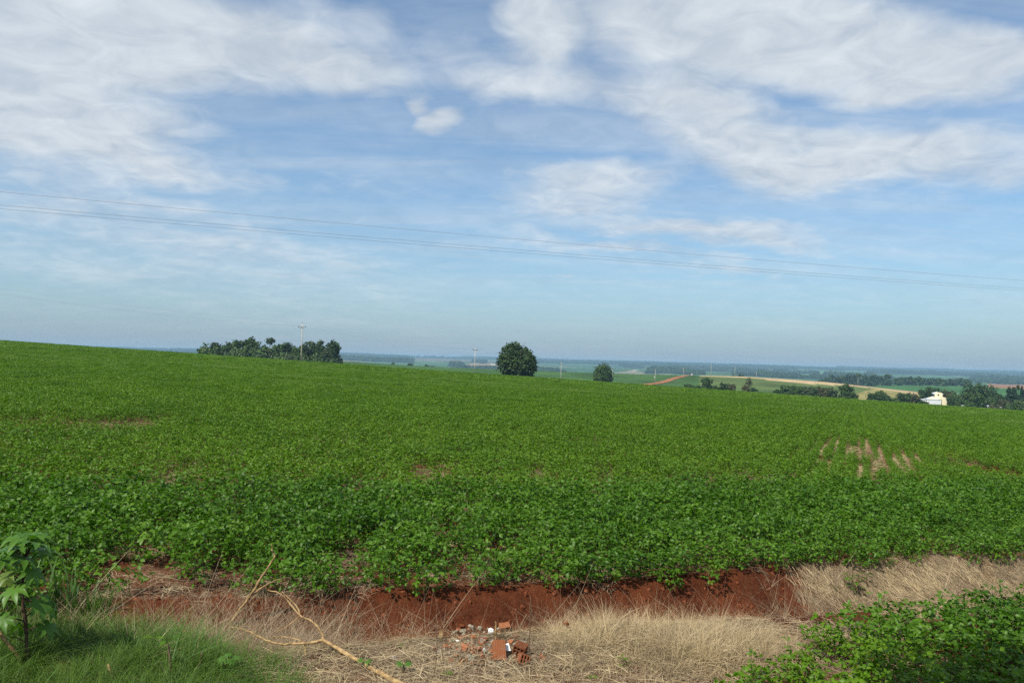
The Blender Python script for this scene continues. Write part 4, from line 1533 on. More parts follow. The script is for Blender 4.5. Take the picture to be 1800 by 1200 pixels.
# the native grove on the skyline
GROVE = [  # px, top py, width px, depth, foliage, kind, label
    (362, 609, 22, 420, 'fol_dark', 'low', 'low dark tree at the open field end of the grove'),
    (376, 602, 22, 425, 'fol_dark', 'col', 'narrow dark tall tree second from the open field end of the grove'),
    (388, 608, 26, 415, 'fol_light', 'rnd', 'pale green rounded tree low between two darker grove trees'),
    (400, 603, 16, 425, 'fol_dark', 'col', 'slim dark tree rising beside the pale rounded grove tree'),
    (414, 598.5, 22, 420, 'fol_mid', 'col', 'tall full tree beside the tallest grove tree'),
    (425, 600, 16, 440, 'fol_grey', 'umb', 'thin flat topped tree close beside the tallest grove tree'),
    (440, 592.5, 30, 425, 'fol_mid', 'open', 'tallest broad tree of the grove with spreading open crown'),
    (456, 606, 26, 415, 'fol_mid', 'rnd', 'rounded tree just past the tallest grove tree'),
    (474, 595, 20, 440, 'fol_dark', 'umb', 'thin trunked tree with a flat umbrella crown above the grove'),
    (470, 608, 26, 412, 'fol_light', 'low', 'low light green tree under the umbrella crowned tree'),
    (486, 603, 26, 420, 'fol_mid', 'rnd', 'rounded mid green tree in the middle of the grove'),
    (503, 601, 24, 425, 'fol_dark', 'col', 'tall dark tree in the middle of the grove'),
    (515, 606, 18, 430, 'fol_dark', 'low', 'short dark tree filling the gap in mid grove'),
    (524, 606, 24, 418, 'fol_mid', 'rnd', 'rounded tree just before the tall pole in the grove'),
    (535, 603, 20, 425, 'fol_grey', 'open', 'greyish open tree right behind the tall pole'),
    (545, 600, 16, 440, 'fol_grey', 'umb', 'small flat crowned tree peeping out beside the tall pole'),
    (549, 605, 12, 430, 'fol_dark', 'col', 'narrow columnar ivy clad trunk past the tall pole'),
    (557, 605, 14, 425, 'fol_dark', 'col', 'second columnar ivy clad trunk past the tall pole'),
    (562, 599, 12, 440, 'fol_grey', 'umb', 'sparse pale tree with bare upper limbs in the grove'),
    (566, 608, 12, 425, 'fol_dark', 'col', 'third columnar ivy clad trunk in the grove'),
    (574, 612, 20, 420, 'fol_grey', 'low', 'low greyish tree beside the last big grove tree'),
    (584, 597, 22, 425, 'fol_dark', 'open', 'big leaning open crowned tree at the pole end of the grove'),
    (590, 602, 10, 428, 'fol_dark', 'col', 'dark ivy hung trunk at the very end of the grove'),
]
for i, (px, tp, wpx, yy, fol, kind, lab) in enumerate(GROVE):
    rg = np.random.default_rng(50 + i)
    if kind == 'rnd':
        lb, n = lumps(rg), 1500
    elif kind == 'low':
        lb, n = lumps(rg, 8, 0.2, 0.9, 0.5), 1300
    elif kind == 'col':
        lb = [(0, 0, .30, .6, .6, .3), (0, 0, .55, .55, .6, .25), (.08, 0, .80, .58, .6, .17), (-.25, 0, .70, .4, .4, .14), (.25, .1, .66, .4, .4, .15), (.1, 0, .9, .36, .4, .09), (-.3, 0, .2, .6, .6, .2), (.3, 0, .15, .6, .6, .16)]
        n = 1500
    elif kind == 'umb':
        lb = [(0, 0, .93, .55, .6, .045), (-.4, .1, .90, .40, .4, .035), (.42, 0, .91, .35, .4, .03), (.1, 0, .80, .25, .3, .03), (-.2, 0, .3, .6, .5, .25), (.2, 0, .15, .8, .6, .16)]
        n = 900
    else:
        lb = [(0, 0, .86, .36, .4, .12), (-.5, .1, .76, .36, .4, .10), (.5, -.1, .74, .34, .4, .11), (-.8, 0, .66, .22, .3, .07), (.82, 0, .70, .20, .3, .06), (0, 0, .60, .62, .6, .16), (0, 0, .35, .7, .7, .25), (-.4, 0, .2, .6, .6, .22), (.3, 0, .16, .6, .6, .2)]
        n = 1700
    tree('grove_tree', px, yy, tp, wpx * 1.12, lb, n, 0.75, fol, lab, group='trees of the native grove on the skyline', seed=20 + i, bark='pale_bark' if kind in ('umb', 'open') or i > 15 else 'bark')
# undergrowth along the foot of the grove
mbP, src = [], [crown_mesh('undergrowth_clump', [(0, 0, 1.4, 1.8, 1.6, 1.4), (1.0, .3, .9, 1.3, 1.2, 1.1), (-1.0, -.2, 1.0, 1.3, 1.2, 1.1)], 240, 0.55, M[f], 60 + i) for i, f in enumerate(('fol_mid', 'fol_light', 'fol_dark', 'fol_grey'))]
for i in range(170):
    px = RNG.uniform(357, 592)
    yy = RNG.uniform(402, 440)
    d = ray(px, 630)
    mbP.append((d[0] * yy, yy, T(d[0] * yy, yy) - 0.2))
P = np.array(mbP)
n = len(P)
sz = RNG.uniform(0.9, 1.9, n)
scatter('undergrowth', P, np.column_stack((np.zeros((n, 2)), RNG.uniform(0, 6.28, n))), np.stack((sz, sz, sz * RNG.uniform(0.9, 1.5, n)), 1), RNG.integers(0, 4, n), src, 'tangled green undergrowth filling the foot of the grove', 'undergrowth')

# bushes and small trees beyond the crest, between field and spur
BUSH = [  # px, y, top, width, foliage, kind, label
    (1212, 470, 675.0, 17, 'fol_dark', 'low', 'low dark bush nearest the dirt road in the bush row'),
    (1228, 472, 678.5, 12, 'fol_mid', 'low', 'small low bush between the dark bush and the open tree'),
    (1243, 470, 662.5, 20, 'fol_mid', 'open', 'tallest open crowned small tree of the bush row below the crest'),
    (1258, 470, 677.5, 14, 'fol_light', 'low', 'light green low bush beside the open crowned small tree'),
    (1273, 470, 673.5, 13, 'fol_dark', 'rnd', 'round very dark bush beside the brownish bush'),
    (1285, 470, 674.5, 14, 'fol_brown', 'rnd', 'brownish round bush at the end of the bush row'),
    (1311, 462, 677.0, 12, 'fol_brown', 'low', 'reddish dry bush at the foot of the half bare tree'),
    (1317, 464, 662.5, 15, 'fol_brown', 'bare', 'half bare brownish tree standing by itself above a dark shrub'),
    (1325, 460, 681.0, 13, 'fol_dark', 'low', 'dark shrub at the foot of the half bare tree'),
    (1368, 440, 685.0, 14, 'fol_mid', 'low', 'low tip of the long hedge nearest the half bare tree'),
    (1383, 440, 675.5, 22, 'fol_mid', 'rnd', 'first tall rounded bush of the long hedge'),
    (1404, 440, 677.0, 24, 'fol_mid', 'rnd', 'wide green bush second along the long hedge'),
    (1419, 438, 678.5, 20, 'fol_grey', 'rnd', 'grey green bush in the middle of the long hedge'),
    (1433, 440, 678.0, 22, 'fol_mid', 'rnd', 'rounded dark topped bush past the middle of the long hedge'),
    (1447, 438, 679.5, 22, 'fol_brown', 'rnd', 'brownish bush of the long hedge before its tall tree'),
    (1461, 436, 680.0, 18, 'fol_grey', 'low', 'thin greyish bush of the long hedge next to its tall tree'),
    (1488, 436, 674.0, 26, 'fol_mid', 'open', 'tallest tree at the house end of the long hedge'),
    (1500, 434, 689.0, 18, 'fol_mid', 'low', 'low bush at the foot of the hedge tall tree'),
    (1537, 430, 690.0, 20, 'fol_dark', 'rnd', 'dark rounded bush in front of the yellow grass'),
    (1549, 432, 686.5, 18, 'fol_light', 'open', 'light open bush between two dark bushes at the yellow grass'),
    (1558, 428, 694.0, 14, 'fol_dark', 'rnd', 'small very dark round bush below the yellow grass'),
    (1572, 428, 699.0, 20, 'fol_mid', 'low', 'low bushes trailing along the field edge below the yellow grass'),
    (1589, 428, 690.5, 20, 'fol_dark', 'rnd', 'dark tree just before the white barn'),
    (1605, 440, 690.0, 22, 'fol_brown', 'rnd', 'brownish green tree touching the white barn annex'),
    (1623, 428, 704.0, 14, 'fol_dark', 'low', 'dark shrub hiding part of the white annex wall'),
]
BARE_L = [(0, 0, .80, .5, .5, .16), (-.3, 0, .66, .4, .4, .10), (.35, 0, .62, .4, .4, .10), (0, 0, .3, .3, .3, .2)]
for i, (px, yy, tp, wpx, fol, kind, lab) in enumerate(BUSH):
    rg = np.random.default_rng(150 + i)
    lb = BARE_L if kind == 'bare' else lumps(rg, 8, 0.2, 0.95, 0.5) if kind == 'low' else lumps(rg, 10, 0.2, 0.95, 0.42) if kind == 'rnd' else \
        [(0, 0, .82, .42, .5, .14), (-.5, .1, .72, .36, .4, .13), (.5, -.1, .70, .36, .4, .13), (0, 0, .52, .6, .6, .2), (-.3, 0, .25, .55, .6, .24), (.35, 0, .2, .5, .6, .2)]
    n = 170 if kind == 'bare' else 1700 if kind != 'low' else 1100
    tree('bush' if kind in ('low', 'rnd') else 'small_tree', px, yy, tp, wpx * 1.15, lb, n, 0.6, fol, lab, 'bush' if kind in ('low', 'rnd') else 'tree', 'bushes and small trees along the far field edge', seed=120 + i, trunk=True)

# trees round the farmhouse
YARD = [
    (1641, 500, 678.5, 26, 'fol_dark', 'rnd', 'dark tree rising behind the white barn'),
    (1627, 505, 684, 20, 'fol_dark', 'rnd', 'dark rounded tree behind the barn annex'),
    (1669, 500, 684.5, 24, 'fol_brown', 'rnd', 'reddish brown tree just behind the barn gable'),
    (1684, 490, 692, 22, 'fol_mid', 'rnd', 'mid green tree beside the green tank'),
    (1676, 445, 697, 18, 'fol_dark', 'rnd', 'dark bush right next to the green tank'),
    (1690, 440, 700, 22, 'fol_dark', 'rnd', 'dark rounded bush between tank and large yard tree'),
    (1711, 490, 671, 34, 'fol_dark', 'rnd', 'large dark tree of the farmyard, nearer the barn of the two'),
    (1734, 490, 671.5, 36, 'fol_dark', 'rnd', 'large dark tree of the farmyard, farther from the barn'),
    (1712, 445, 688, 32, 'fol_mid', 'rnd', 'bright rounded tree in front of the large dark yard trees'),
    (1754, 470, 689, 20, 'fol_dark', 'rnd', 'small dark tree between the large yard trees and the conifers'),
    (1736, 450, 697, 26, 'fol_light', 'low', 'light green shrubs in front of the yard trees'),
    (1772, 480, 679, 17, 'conifer', 'con', 'slimmer of the two dark conifers by the farmyard'),
    (1786, 480, 676.5, 24, 'conifer', 'con', 'broader of the two dark conifers by the farmyard'),
    (1797, 490, 681, 12, 'conifer', 'con', 'dark conifer half cut by the picture edge'),
    (1768, 440, 702, 22, 'fol_brown', 'low', 'brownish shrub at the foot of the conifers'),
    (1797, 425, 703, 24, 'fol_light', 'rnd', 'yellow green bush nearest the pale track'),
    (1778, 425, 709, 20, 'fol_mid', 'low', 'low green bush along the pale track'),
    (1706, 430, 705, 16, 'fol_mid', 'low', 'low bush at the field edge under the bright yard tree'),
    (1750, 430, 712, 18, 'fol_brown', 'low', 'low brownish bush beside the small white sheds'),
]
for i, (px, yy, tp, wpx, fol, kind, lab) in enumerate(YARD):
    rg = np.random.default_rng(250 + i)
    if kind == 'con':
        lb = [(rg.normal(0, .16), rg.normal(0, .16), z, rg.uniform(.8, 1.25) * (1.08 - z), rg.uniform(.8, 1.2) * (1.08 - z), rg.uniform(.09, .15)) for z in (.16, .28, .42, .55, .67, .79, .90)]
    else:
        lb = lumps(rg, 10, 0.15, 0.95, 0.44)
    tree('yard_tree' if kind != 'low' else 'bush', px, yy, tp, wpx * 1.15, lb, 2200 if kind != 'low' else 1200, 0.65, fol, lab, 'tree' if kind != 'low' else 'bush', 'trees and bushes round the farmyard', seed=220 + i)

# the distant tree belt beyond the spur
BELT = [(1446, 666, 14), (1455, 662, 12), (1463, 659, 10), (1474, 661, 14), (1484, 659, 12), (1493, 656.5, 16), (1503, 657, 12), (1510, 655.5, 12), (1521, 658, 14), (1531, 659, 12), (1538, 656.5, 12), (1549, 660, 16), (1561, 658, 12),
        (1578, 664, 14), (1590, 662, 16), (1602, 661, 14), (1614, 662, 16), (1626, 664, 16), (1640, 663.5, 16), (1655, 664.5, 18), (1672, 665, 18), (1688, 664, 16), (1700, 665.5, 16)]
for i, (px, tp, wpx) in enumerate(BELT):
    rg = np.random.default_rng(350 + i)
    yy = 1440 + 60 * math.sin(i * 1.9)
    if i in (2, 7, 12):
        lb = [(0, 0, .90, .5, .5, .07), (-.3, 0, .8, .4, .4, .06), (.3, 0, .78, .4, .4, .06), (0, 0, .3, .9, .8, .28)]
        lab = ['slim flat topped tree standing above the distant tree belt', 'flat topped tree in the densest part of the distant belt', 'lone flat topped tree at the gap of the distant belt'][(2, 7, 12).index(i)]
    else:
        lb = lumps(rg, 8, 0.2, 0.95, 0.45)
        lab = 'rounded tree of the distant dark belt, %s from its end above the long hedge' % ('first second third fourth fifth sixth seventh eighth ninth tenth eleventh twelfth thirteenth fourteenth fifteenth sixteenth seventeenth eighteenth nineteenth twentieth twenty-first twenty-second twenty-third'.split()[i])
    tree('belt_tree', px, yy, tp, wpx * 1.2, lb, 650, 1.8, ('fol_dark', 'fol_mid', 'fol_dark')[i % 3], lab, group='trees of the distant belt beyond the crest', seed=320 + i, trunk=i in (2, 7, 12), depth=0.8)
for i, (px, tp, wpx, yy, lab) in enumerate(((690, 635.5, 8, 1000, 'tiny tree on the skyline between grove and lone tree'), (721, 636.5, 9, 1000, 'small bushy tree on the skyline nearer the thin pole'), (1302, 656.5, 10, 1000, 'small dark tree just beyond the pale crest'), (1290, 658.5, 9, 1000, 'low dark bush just beyond the pale crest'), (750, 640, 7, 1000, 'low bush on the skyline beside the thin pole'), (285, 616, 6, 1500, 'tiny lone tree on the hazy hills before the grove'))):
    d = ray(px, 640)
    tree('far_tree', px, yy, tp, wpx, lumps(np.random.default_rng(i), 7, 0.2, 0.9, 0.5), 300, 1.2, 'fol_dark', lab, group='small trees on the far skyline', seed=420 + i, trunk=False)

# ------------------------------------------------------------------ far woods: masses of trees in the valley
WOOD_SRC = [crown_mesh('wood_clump', [(rg2.uniform(-9, 9), rg2.uniform(-9, 9), 5 + rg2.uniform(-1, 2.5), 4.2, 4.2, 5.5) for _ in range(9)], 420, 2.6, M['fol_dark' if i % 2 else 'fol_mid'], 80 + i) for i, rg2 in enumerate(np.random.default_rng(s) for s in (1, 2, 3, 4))]
WP = []
xx, yy = RNG.uniform(-7500, 7500, 120000), np.sqrt(RNG.uniform(1100 ** 2, 10500 ** 2, 120000))
k = np.abs(xx / yy) < 0.72
xx, yy = xx[k], yy[k]
Vw = np.stack((xx, yy, terrain(xx, yy)), 1)
_, wood = tints(Vw)
WP.append(Vw[wood][:22000])
for x1, y1, x2, y2, n in ((1148, 654, 1230, 658, 260), (1150, 651, 1200, 654, 160), (606, 632, 722, 637, 260), (838, 637, 850, 638, 30), (797, 642.5, 807, 643, 16), (1310, 643.5, 1372, 647.5, 300), (1340, 660, 1386, 664, 150), (1180, 647.5, 1300, 649.5, 300),
                          (935, 652, 985, 654, 70), (1095, 644, 1126, 646, 60), (1500, 650, 1600, 654, 200), (1620, 656, 1640, 657, 30), (880, 650, 900, 651, 20), (868, 650, 800, 648, 60), (1700, 655.5, 1800, 658.5, 120), (1720, 666, 1800, 670, 90)):
    for _ in range(n):
        t = RNG.uniform()
        g = ground_at(x1 + (x2 - x1) * t, y1 + (y2 - y1) * t + RNG.normal(0, 0.5), 950, 12000)
        WP.append(np.array([[g.x + RNG.normal(0, 12), g.y + RNG.normal(0, 30), g.z]]))
P = np.concatenate(WP)
P[:, 2] = terrain(P[:, 0], P[:, 1])
n = len(P)
sz = RNG.uniform(0.7, 1.25, n) * np.where(P[:, 1] > 3500, 1.5, 1.0)
scatter('far_woods', P, np.column_stack((np.zeros((n, 2)), RNG.uniform(0, 6.28, n))), np.stack((sz, sz, sz), 1), RNG.integers(0, 4, n), WOOD_SRC, 'distant dark woods scattered over the hazy valley', 'woods')

# ------------------------------------------------------------------ the white barn
BY = 470.0
bd = ray(1649, 709)
bx = bd[0] * BY
bz = T(bx, BY)
S_ = BY / FPX                                    # metres per photograph pixel there
lift = at(1649, 710, BY).z - bz                  # how far the visible foot lies above the ground at that distance
barn = empty('barn', (bx, BY, bz), R(-24), 'white and cream barn with raised middle roof among the trees', 'barn')
lo = min(0.0, lift) - 0.6
g0 = lift


def prism(mb, outline, y0, y1):
    """an upright outline (x, z) extruded from y0 to y1"""
    n = len(outline)
    v = [(x, y0, z) for x, z in outline] + [(x, y1, z) for x, z in outline]
    f = [tuple(range(n)), tuple(range(2 * n - 1, n - 1, -1))] + [(i, i + n, (i + 1) % n + n, (i + 1) % n) for i in range(n)]
    mb.add(v, f)


# gable wall with stepped, rounded top (x along the front, local -Y looks at the viewer)
gw = [(-4.9, lo), (5.3, lo), (5.3, g0 + 2.6), (5.0, g0 + 3.3), (3.4, g0 + 4.1), (2.3, g0 + 4.3), (2.3, g0 + 6.1), (1.6, g0 + 6.75), (0.2, g0 + 7.0), (-1.1, g0 + 6.8), (-1.9, g0 + 6.2), (-1.9, g0 + 4.2), (-3.4, g0 + 4.0), (-4.9, g0 + 3.6)]
m = MB(); prism(m, gw, -0.15, 0.15); m.build('gable_wall', M['cream'], barn)
m = MB(); prism(m, [(-4.8, lo), (5.2, lo), (5.2, g0 + 2.5), (-4.8, g0 + 2.5)], 0.16, 15.0); m.build('side_walls', M['greywall'], barn)
m = MB(); prism(m, [(-1.8, g0 + 2.6), (2.2, g0 + 2.6), (2.2, g0 + 5.9), (-1.8, g0 + 5.9)], 0.17, 14.8); m.build('clerestory_wall', M['greywall'], barn)
m = MB(); prism(m, [(-2.5, g0 + 5.92), (0.2, g0 + 6.75), (2.9, g0 + 5.92), (2.9, g0 + 6.05), (0.2, g0 + 6.90), (-2.5, g0 + 6.05)], 0.18, 15.4); m.build('upper_roof', M['roofw'], barn)
m = MB(); prism(m, [(-5.6, g0 + 2.52), (-1.82, g0 + 4.0), (-1.82, g0 + 4.12), (-5.6, g0 + 2.66)], 0.18, 15.4); m.build('aisle_roof', M['roofw'], barn)
m = MB(); prism(m, [(2.22, g0 + 4.0), (5.9, g0 + 2.52), (5.9, g0 + 2.66), (2.22, g0 + 4.12)], 0.18, 15.4); m.build('aisle_roof', M['roofw'], barn)
m = MB(); prism(m, [(-0.55 + 0.45 * math.cos(a) + 0.6, g0 + 5.4 + 0.5 * math.sin(a)) for a in np.linspace(0, 2 * math.pi, 11)[:-1]], -0.18, -0.152); m.build('window', M['glass'], barn)
for k in range(3):
    m = MB(); m.box((-1.82, 3.0 + k * 4.2, g0 + 5.0), (0.06, 2.4, 0.9)); m.build('window', M['glass'], barn)
# the long low annex in front, at the left
an = empty('annex', (bx + 0.2, BY - 3.2, bz), R(2), 'low white flat roofed annex in front of the cream barn', 'shed')
m = MB(); prism(m, [(-6.6, lo), (-0.2, lo), (-0.2, g0 + 2.75), (-6.6, g0 + 2.75)], 0, 4.0); m.build('wall', M['white'], an)
m = MB(); prism(m, [(-6.8, g0 + 2.77), (0.0, g0 + 2.77), (0.0, g0 + 2.9), (-6.8, g0 + 2.9)], -0.2, 4.2); m.build('roof', M['roofw'], an)
an2 = empty('small_shed', (bx - 9.4, BY - 2.0, bz), R(-15), 'small white shed at the far end of the barn annex', 'shed')
m = MB(); prism(m, [(-3.0, lo), (1.2, lo), (1.2, g0 + 2.2), (-3.0, g0 + 2.2)], 0, 3.5); m.build('wall', M['white'], an2)
m = MB(); prism(m, [(-3.3, g0 + 2.22), (1.5, g0 + 2.9), (1.5, g0 + 3.03), (-3.3, g0 + 2.35)], -0.3, 3.8); m.build('roof', M['roofw'], an2)
m = MB(); m.tube([(0, 0, lo), (0, 0, g0 + 3.0)], 0.16, 8)
o = m.build('gate_post', M['wood']); o.location = (bx, BY - 3.9, bz); tag(o, 'weathered post at the corner of the barn annex', 'post')
tk = empty('water_tank', (ray(1669, 705)[0] * (BY - 4), BY - 4, T(ray(1669, 705)[0] * (BY - 4), BY - 4)), 0, 'pale green rounded water tank on rusty legs beside the barn', 'water tank')
gt = at(1669, 709, BY - 4).z - tk.location.z
m = MB(); m.tube([(0, 0, gt + 1.2), (0, 0, gt + 1.3), (0, 0, gt + 2.6), (0, 0, gt + 3.2), (0, 0, gt + 3.45)], [1.0, 1.25, 1.25, 0.8, 0.15], 14); m.build('tank', M['tank'], tk, True)
for ax in (-0.8, 0.8):
    for ay in (-0.8, 0.8):
        m = MB(); m.tube([(ax, ay, min(0, gt) - 0.5), (ax, ay, gt + 1.3)], 0.10, 6); m.build('leg', M['rust'], tk)
for i, (px, py, wd, hh, lab) in enumerate(((1739, 714, 1.6, 0.7, 'small pale shed nearest the large yard trees'), (1749, 715, 1.7, 0.6, 'small pale shed in the middle of the row by the track'), (1757, 716, 1.4, 0.6, 'small pale shed nearest the conifers'), (1694, 714, 1.3, 0.8, 'little white shed half hidden under the yard bushes'))):
    yy = 432
    d = at(px, py + 1.5, yy)
    z0 = T(d.x, yy)
    t = empty('low_shed', (d.x, yy, z0), R(10 * i), lab, 'shed', 'low pale sheds along the pale track')
    k = max(0, d.z - z0)
    m = MB(); m.box((0, 0, (k + hh) / 2 - 0.2), (wd, 1.6, k + hh + 0.4)); m.build('wall', M['greywall'], t)
    m = MB(); m.box((0, 0, k + hh + 0.06), (wd + 0.4, 2.0, 0.1), (R(8), 0, 0)); m.build('roof', M['white'], t)
ribbon('pale_track', [(at(px, py, 415).x, 415 + (px - 1700) * -0.1) for px, py in ((1690, 712), (1720, 715), (1760, 718), (1800, 721), (1850, 724), (1900, 727))], 5.0, M['track'], 0.5, 4)

# ------------------------------------------------------------------ the white car on the dirt road
cx_, cy_ = uy(0.2268, 812)
car = empty('parked_car', (cx_, cy_, T(cx_, cy_) + 0.27), R(-16), 'white pickup car on the red dirt road at the crest', 'car')
m = MB(); prism(m, [(-0.9, 0.35), (0.9, 0.35), (0.95, 0.75), (0.88, 1.05), (-0.88, 1.05), (-0.95, 0.75)], -2.3, 2.3); m.build('body', M['paint'], car)
m = MB(); prism(m, [(-0.84, 1.06), (0.84, 1.06), (0.68, 1.72), (-0.68, 1.72)], -1.5, 1.0); m.build('cabin', M['paint'], car)
m = MB(); m.box((0, -1.53, 1.38), (1.3, 0.06, 0.45)); m.build('rear_window', M['glass'], car)
for sx in (-1, 1):
    m = MB(); m.box((sx * 0.78, -0.2, 1.38), (0.10, 2.0, 0.42), (0, R(-13 * sx), 0)); m.build('side_window', M['glass'], car)
    for sy in (-1.45, 1.45):
        m = MB(); m.tube([(sx * 0.78, sy, 0.33), (sx * 0.98, sy, 0.33)], 0.35, 12); m.build('wheel', M['rubber'], car)
    m = MB(); m.box((sx * 0.72, -2.32, 0.82), (0.22, 0.05, 0.16)); m.build('tail_light', M['rust'], car)
# posts where the road meets the field
for px, base, top, yy, lab, mt in ((1150, 676.5, 663.0, 592, 'short gate post with a pale top at the end of the dirt road', 'wood'), (1187, 678.5, 664, 560, 'thin brown post in the field edge before the dirt road', 'wood')):
    a = at(px, base, yy)
    z0 = T(a.x, yy)
    h = at(px, top, yy).z - z0
    m = MB(); m.tube([(0, 0, -0.3), (0, 0, h)], [0.16, 0.13], 6)
    t = m.build('field_post', M[mt]); t.location = (a.x, yy, z0); tag(t, lab, 'post')
    if px == 1150:
        m = MB(); m.box((0, 0, h + 0.2), (0.7, 0.1, 0.55)); m.build('sign_plate', M['white'], t)

# ------------------------------------------------------------------ haze over the land
m = MB()
m.box((0, 3000, (-110 + 26) / 2), (42000, 36000, 136))
me = m.mesh('haze', [M['white']])
hz_o = link(bpy.data.objects.new('haze', me))
hm = bpy.data.materials.new('haze_air')
hm.use_nodes = True
N = NT(hm.node_tree)
N.n.clear()
o_ = N.new('ShaderNodeOutputMaterial')
pv = N.new('ShaderNodeVolumePrincipled')
pv.inputs['Color'].default_value = (0.43, 0.70, 0.92, 1)
pv.inputs['Density'].default_value = 1.15e-4
pv.inputs['Anisotropy'].default_value = 0.0
N.l.new(pv.outputs[0], o_.inputs['Volume'])
me.materials.clear()
me.materials.append(hm)
tag(hz_o, 'thin blue haze lying over the whole valley', 'haze', None, 'stuff')


# ------------------------------------------------------------------ things in the foreground
def branch_pt(px, py, y):
    return at(px, py, y)


def poly(*pts):
    return [at(*p) for p in pts]


def limb(mb, pts, r0, r1, n=6, sub=4, wig=0.004, seed=0):
    """a knobbly bough along the given points"""
    rng = np.random.default_rng(seed)
    P = [Vector(p) for p in pts]
    out = []
    for i in range(len(P) - 1):
        for k in range(sub):
            t = k / sub
            p0, p1, p2, p3 = P[max(i - 1, 0)], P[i], P[i + 1], P[min(i + 2, len(P) - 1)]
            q_ = 0.5 * ((2 * p1) + (p2 - p0) * t + (2 * p0 - 5 * p1 + 4 * p2 - p3) * t * t + (3 * p1 - p0 - 3 * p2 + p3) * t ** 3)
            out.append(q_ + Vector(rng.normal(0, wig, 3)))
    out.append(P[-1])
    m = len(out)
    rad = [(r0 + (r1 - r0) * i / (m - 1)) * (1 + 0.12 * rng.normal()) for i in range(m)]
    mb.tube(out, rad, n)


def gy(px, py, lift=0.0):
    return ground_at(px, py, 4, 60, lift).y


# the long fallen branch with its fork
y_end, y_fork, y_tip = gy(690, 1196), gy(570, 1150), gy(470, 1120)
fb = empty('fallen_branch', at(640, 1168, gy(640, 1185)), 0, 'long forked bare yellowish branch lying on the dry litter', 'branch', 'dry branches lying on the verge')
inv = fb.matrix_world.inverted() if False else Matrix.Translation(-fb.location)


def loc(parent, pts):
    return [Vector(p) - parent.location for p in pts]


m = MB(); limb(m, loc(fb, poly((716, 1206, y_end - .25), (690, 1194, y_end - .1), (640, 1166, y_fork - .35), (600, 1143, y_fork - .15), (570, 1125, y_fork))), 0.027, 0.018, 7, 5, 0.003, 1); m.build('main_limb', M['branch'], fb, True)
m = MB(); limb(m, loc(fb, poly((570, 1125, y_fork), (538, 1130, y_fork - .02), (492, 1131, y_fork), (462, 1122, y_fork + .1), (430, 1106, y_fork + .3), (404, 1101, y_fork + .45))), 0.016, 0.006, 6, 5, 0.003, 2); m.build('side_limb', M['branch'], fb, True)
m = MB(); limb(m, loc(fb, poly((570, 1125, y_fork), (563, 1108, y_fork + .05), (546, 1090, y_fork + .15), (527, 1081, y_fork + .2), (512, 1062, y_fork + .25), (494, 1044, y_fork + .3), (470, 1036, y_fork + .35))), 0.014, 0.005, 6, 5, 0.003, 3); m.build('side_limb', M['branch'], fb, True)
for k, pts in enumerate((((527, 1081, y_fork + .2), (520, 1062, y_fork + .3), (496, 1040, y_fork + .4)), ((540, 1130, y_fork), (510, 1120, y_fork + .1), (480, 1118, y_fork + .15)), ((536, 1132, y_fork), (538, 1160, y_fork - .2), (538, 1186, y_fork - .35)), ((527, 1082, y_fork + .2), (505, 1100, y_fork + .1), (485, 1112, y_fork + .1)))):
    m = MB(); limb(m, loc(fb, poly(*pts)), 0.009, 0.004, 5, 4, 0.003, 10 + k); m.build('twig', M['branch'], fb, True)

# the upright limb that leans over the crop
yb = gy(404, 1098)
lb_ = empty('leaning_branch', at(404, 1100, yb), 0, 'slender bare pale branch leaning up in front of the crop rows', 'branch', 'dry branches lying on the verge')
m = MB(); limb(m, loc(lb_, poly((402, 1104, yb), (412, 1084, yb), (440, 1046, yb + .05), (462, 1010, yb + .1), (482, 978, yb + .15), (479, 968, yb + .15), (478, 956, yb + .15))), 0.017, 0.006, 6, 5, 0.003, 4); m.build('main_limb', M['branch'], lb_, True)
m = MB(); limb(m, loc(lb_, poly((436, 1050, yb + .05), (455, 1036, yb + .12), (478, 1022, yb + .2), (497, 1016, yb + .3))), 0.014, 0.005, 6, 4, 0.003, 5); m.build('side_limb', M['branch'], lb_, True)
m = MB(); limb(m, loc(lb_, poly((497, 1016, yb + .3), (520, 1016, yb + .35), (532, 1026, yb + .35), (537, 1038, yb + .35))), 0.006, 0.003, 5, 4, 0.004, 6); m.build('twig', M['twig'], lb_, True)


def stick(name, pts, r0, r1, label, mat='branch', cat='stick', group='loose sticks on the verge', seed=0):
    P = poly(*pts)
    mb = MB()
    o0 = P[0]
    limb(mb, [p - o0 for p in P], r0, r1, 6, 4, 0.003, seed)
    o = mb.build(name, M[mat], None, True)
    o.location = o0
    return tag(o, label, cat, group)


def sy(px, py):
    return gy(px, py)


stick('stick', ((440, 1192, sy(440, 1192)), (470, 1186, sy(470, 1190)), (520, 1187, sy(520, 1192)), (560, 1195, sy(560, 1197)), (590, 1203, sy(590, 1203))), 0.016, 0.010, 'thick pale stick lying at the foot of the green grass', seed=21)
stick('stick', ((480, 1168, sy(480, 1170)), (530, 1172, sy(530, 1175)), (580, 1178, sy(580, 1180))), 0.008, 0.006, 'straight thin pale stick beneath the long fallen branch', seed=22)
stick('stick', ((600, 1170, sy(600, 1172)), (680, 1188, sy(680, 1190)), (760, 1201, sy(760, 1203))), 0.009, 0.005, 'thin bent stick beyond the end of the fallen branch', 'twig', seed=23)
stick('stick', ((900, 1180, sy(900, 1182)), (960, 1177, sy(960, 1179)), (1010, 1166, sy(1010, 1169))), 0.010, 0.005, 'dark thin stick lying before the brick rubble', 'twig', seed=24)
stick('stick', ((820, 1166, sy(820, 1168)), (850, 1168, sy(850, 1170)), (895, 1170, sy(895, 1172))), 0.008, 0.006, 'dark twig lying against the foot of the rubble heap', 'twig', seed=25)
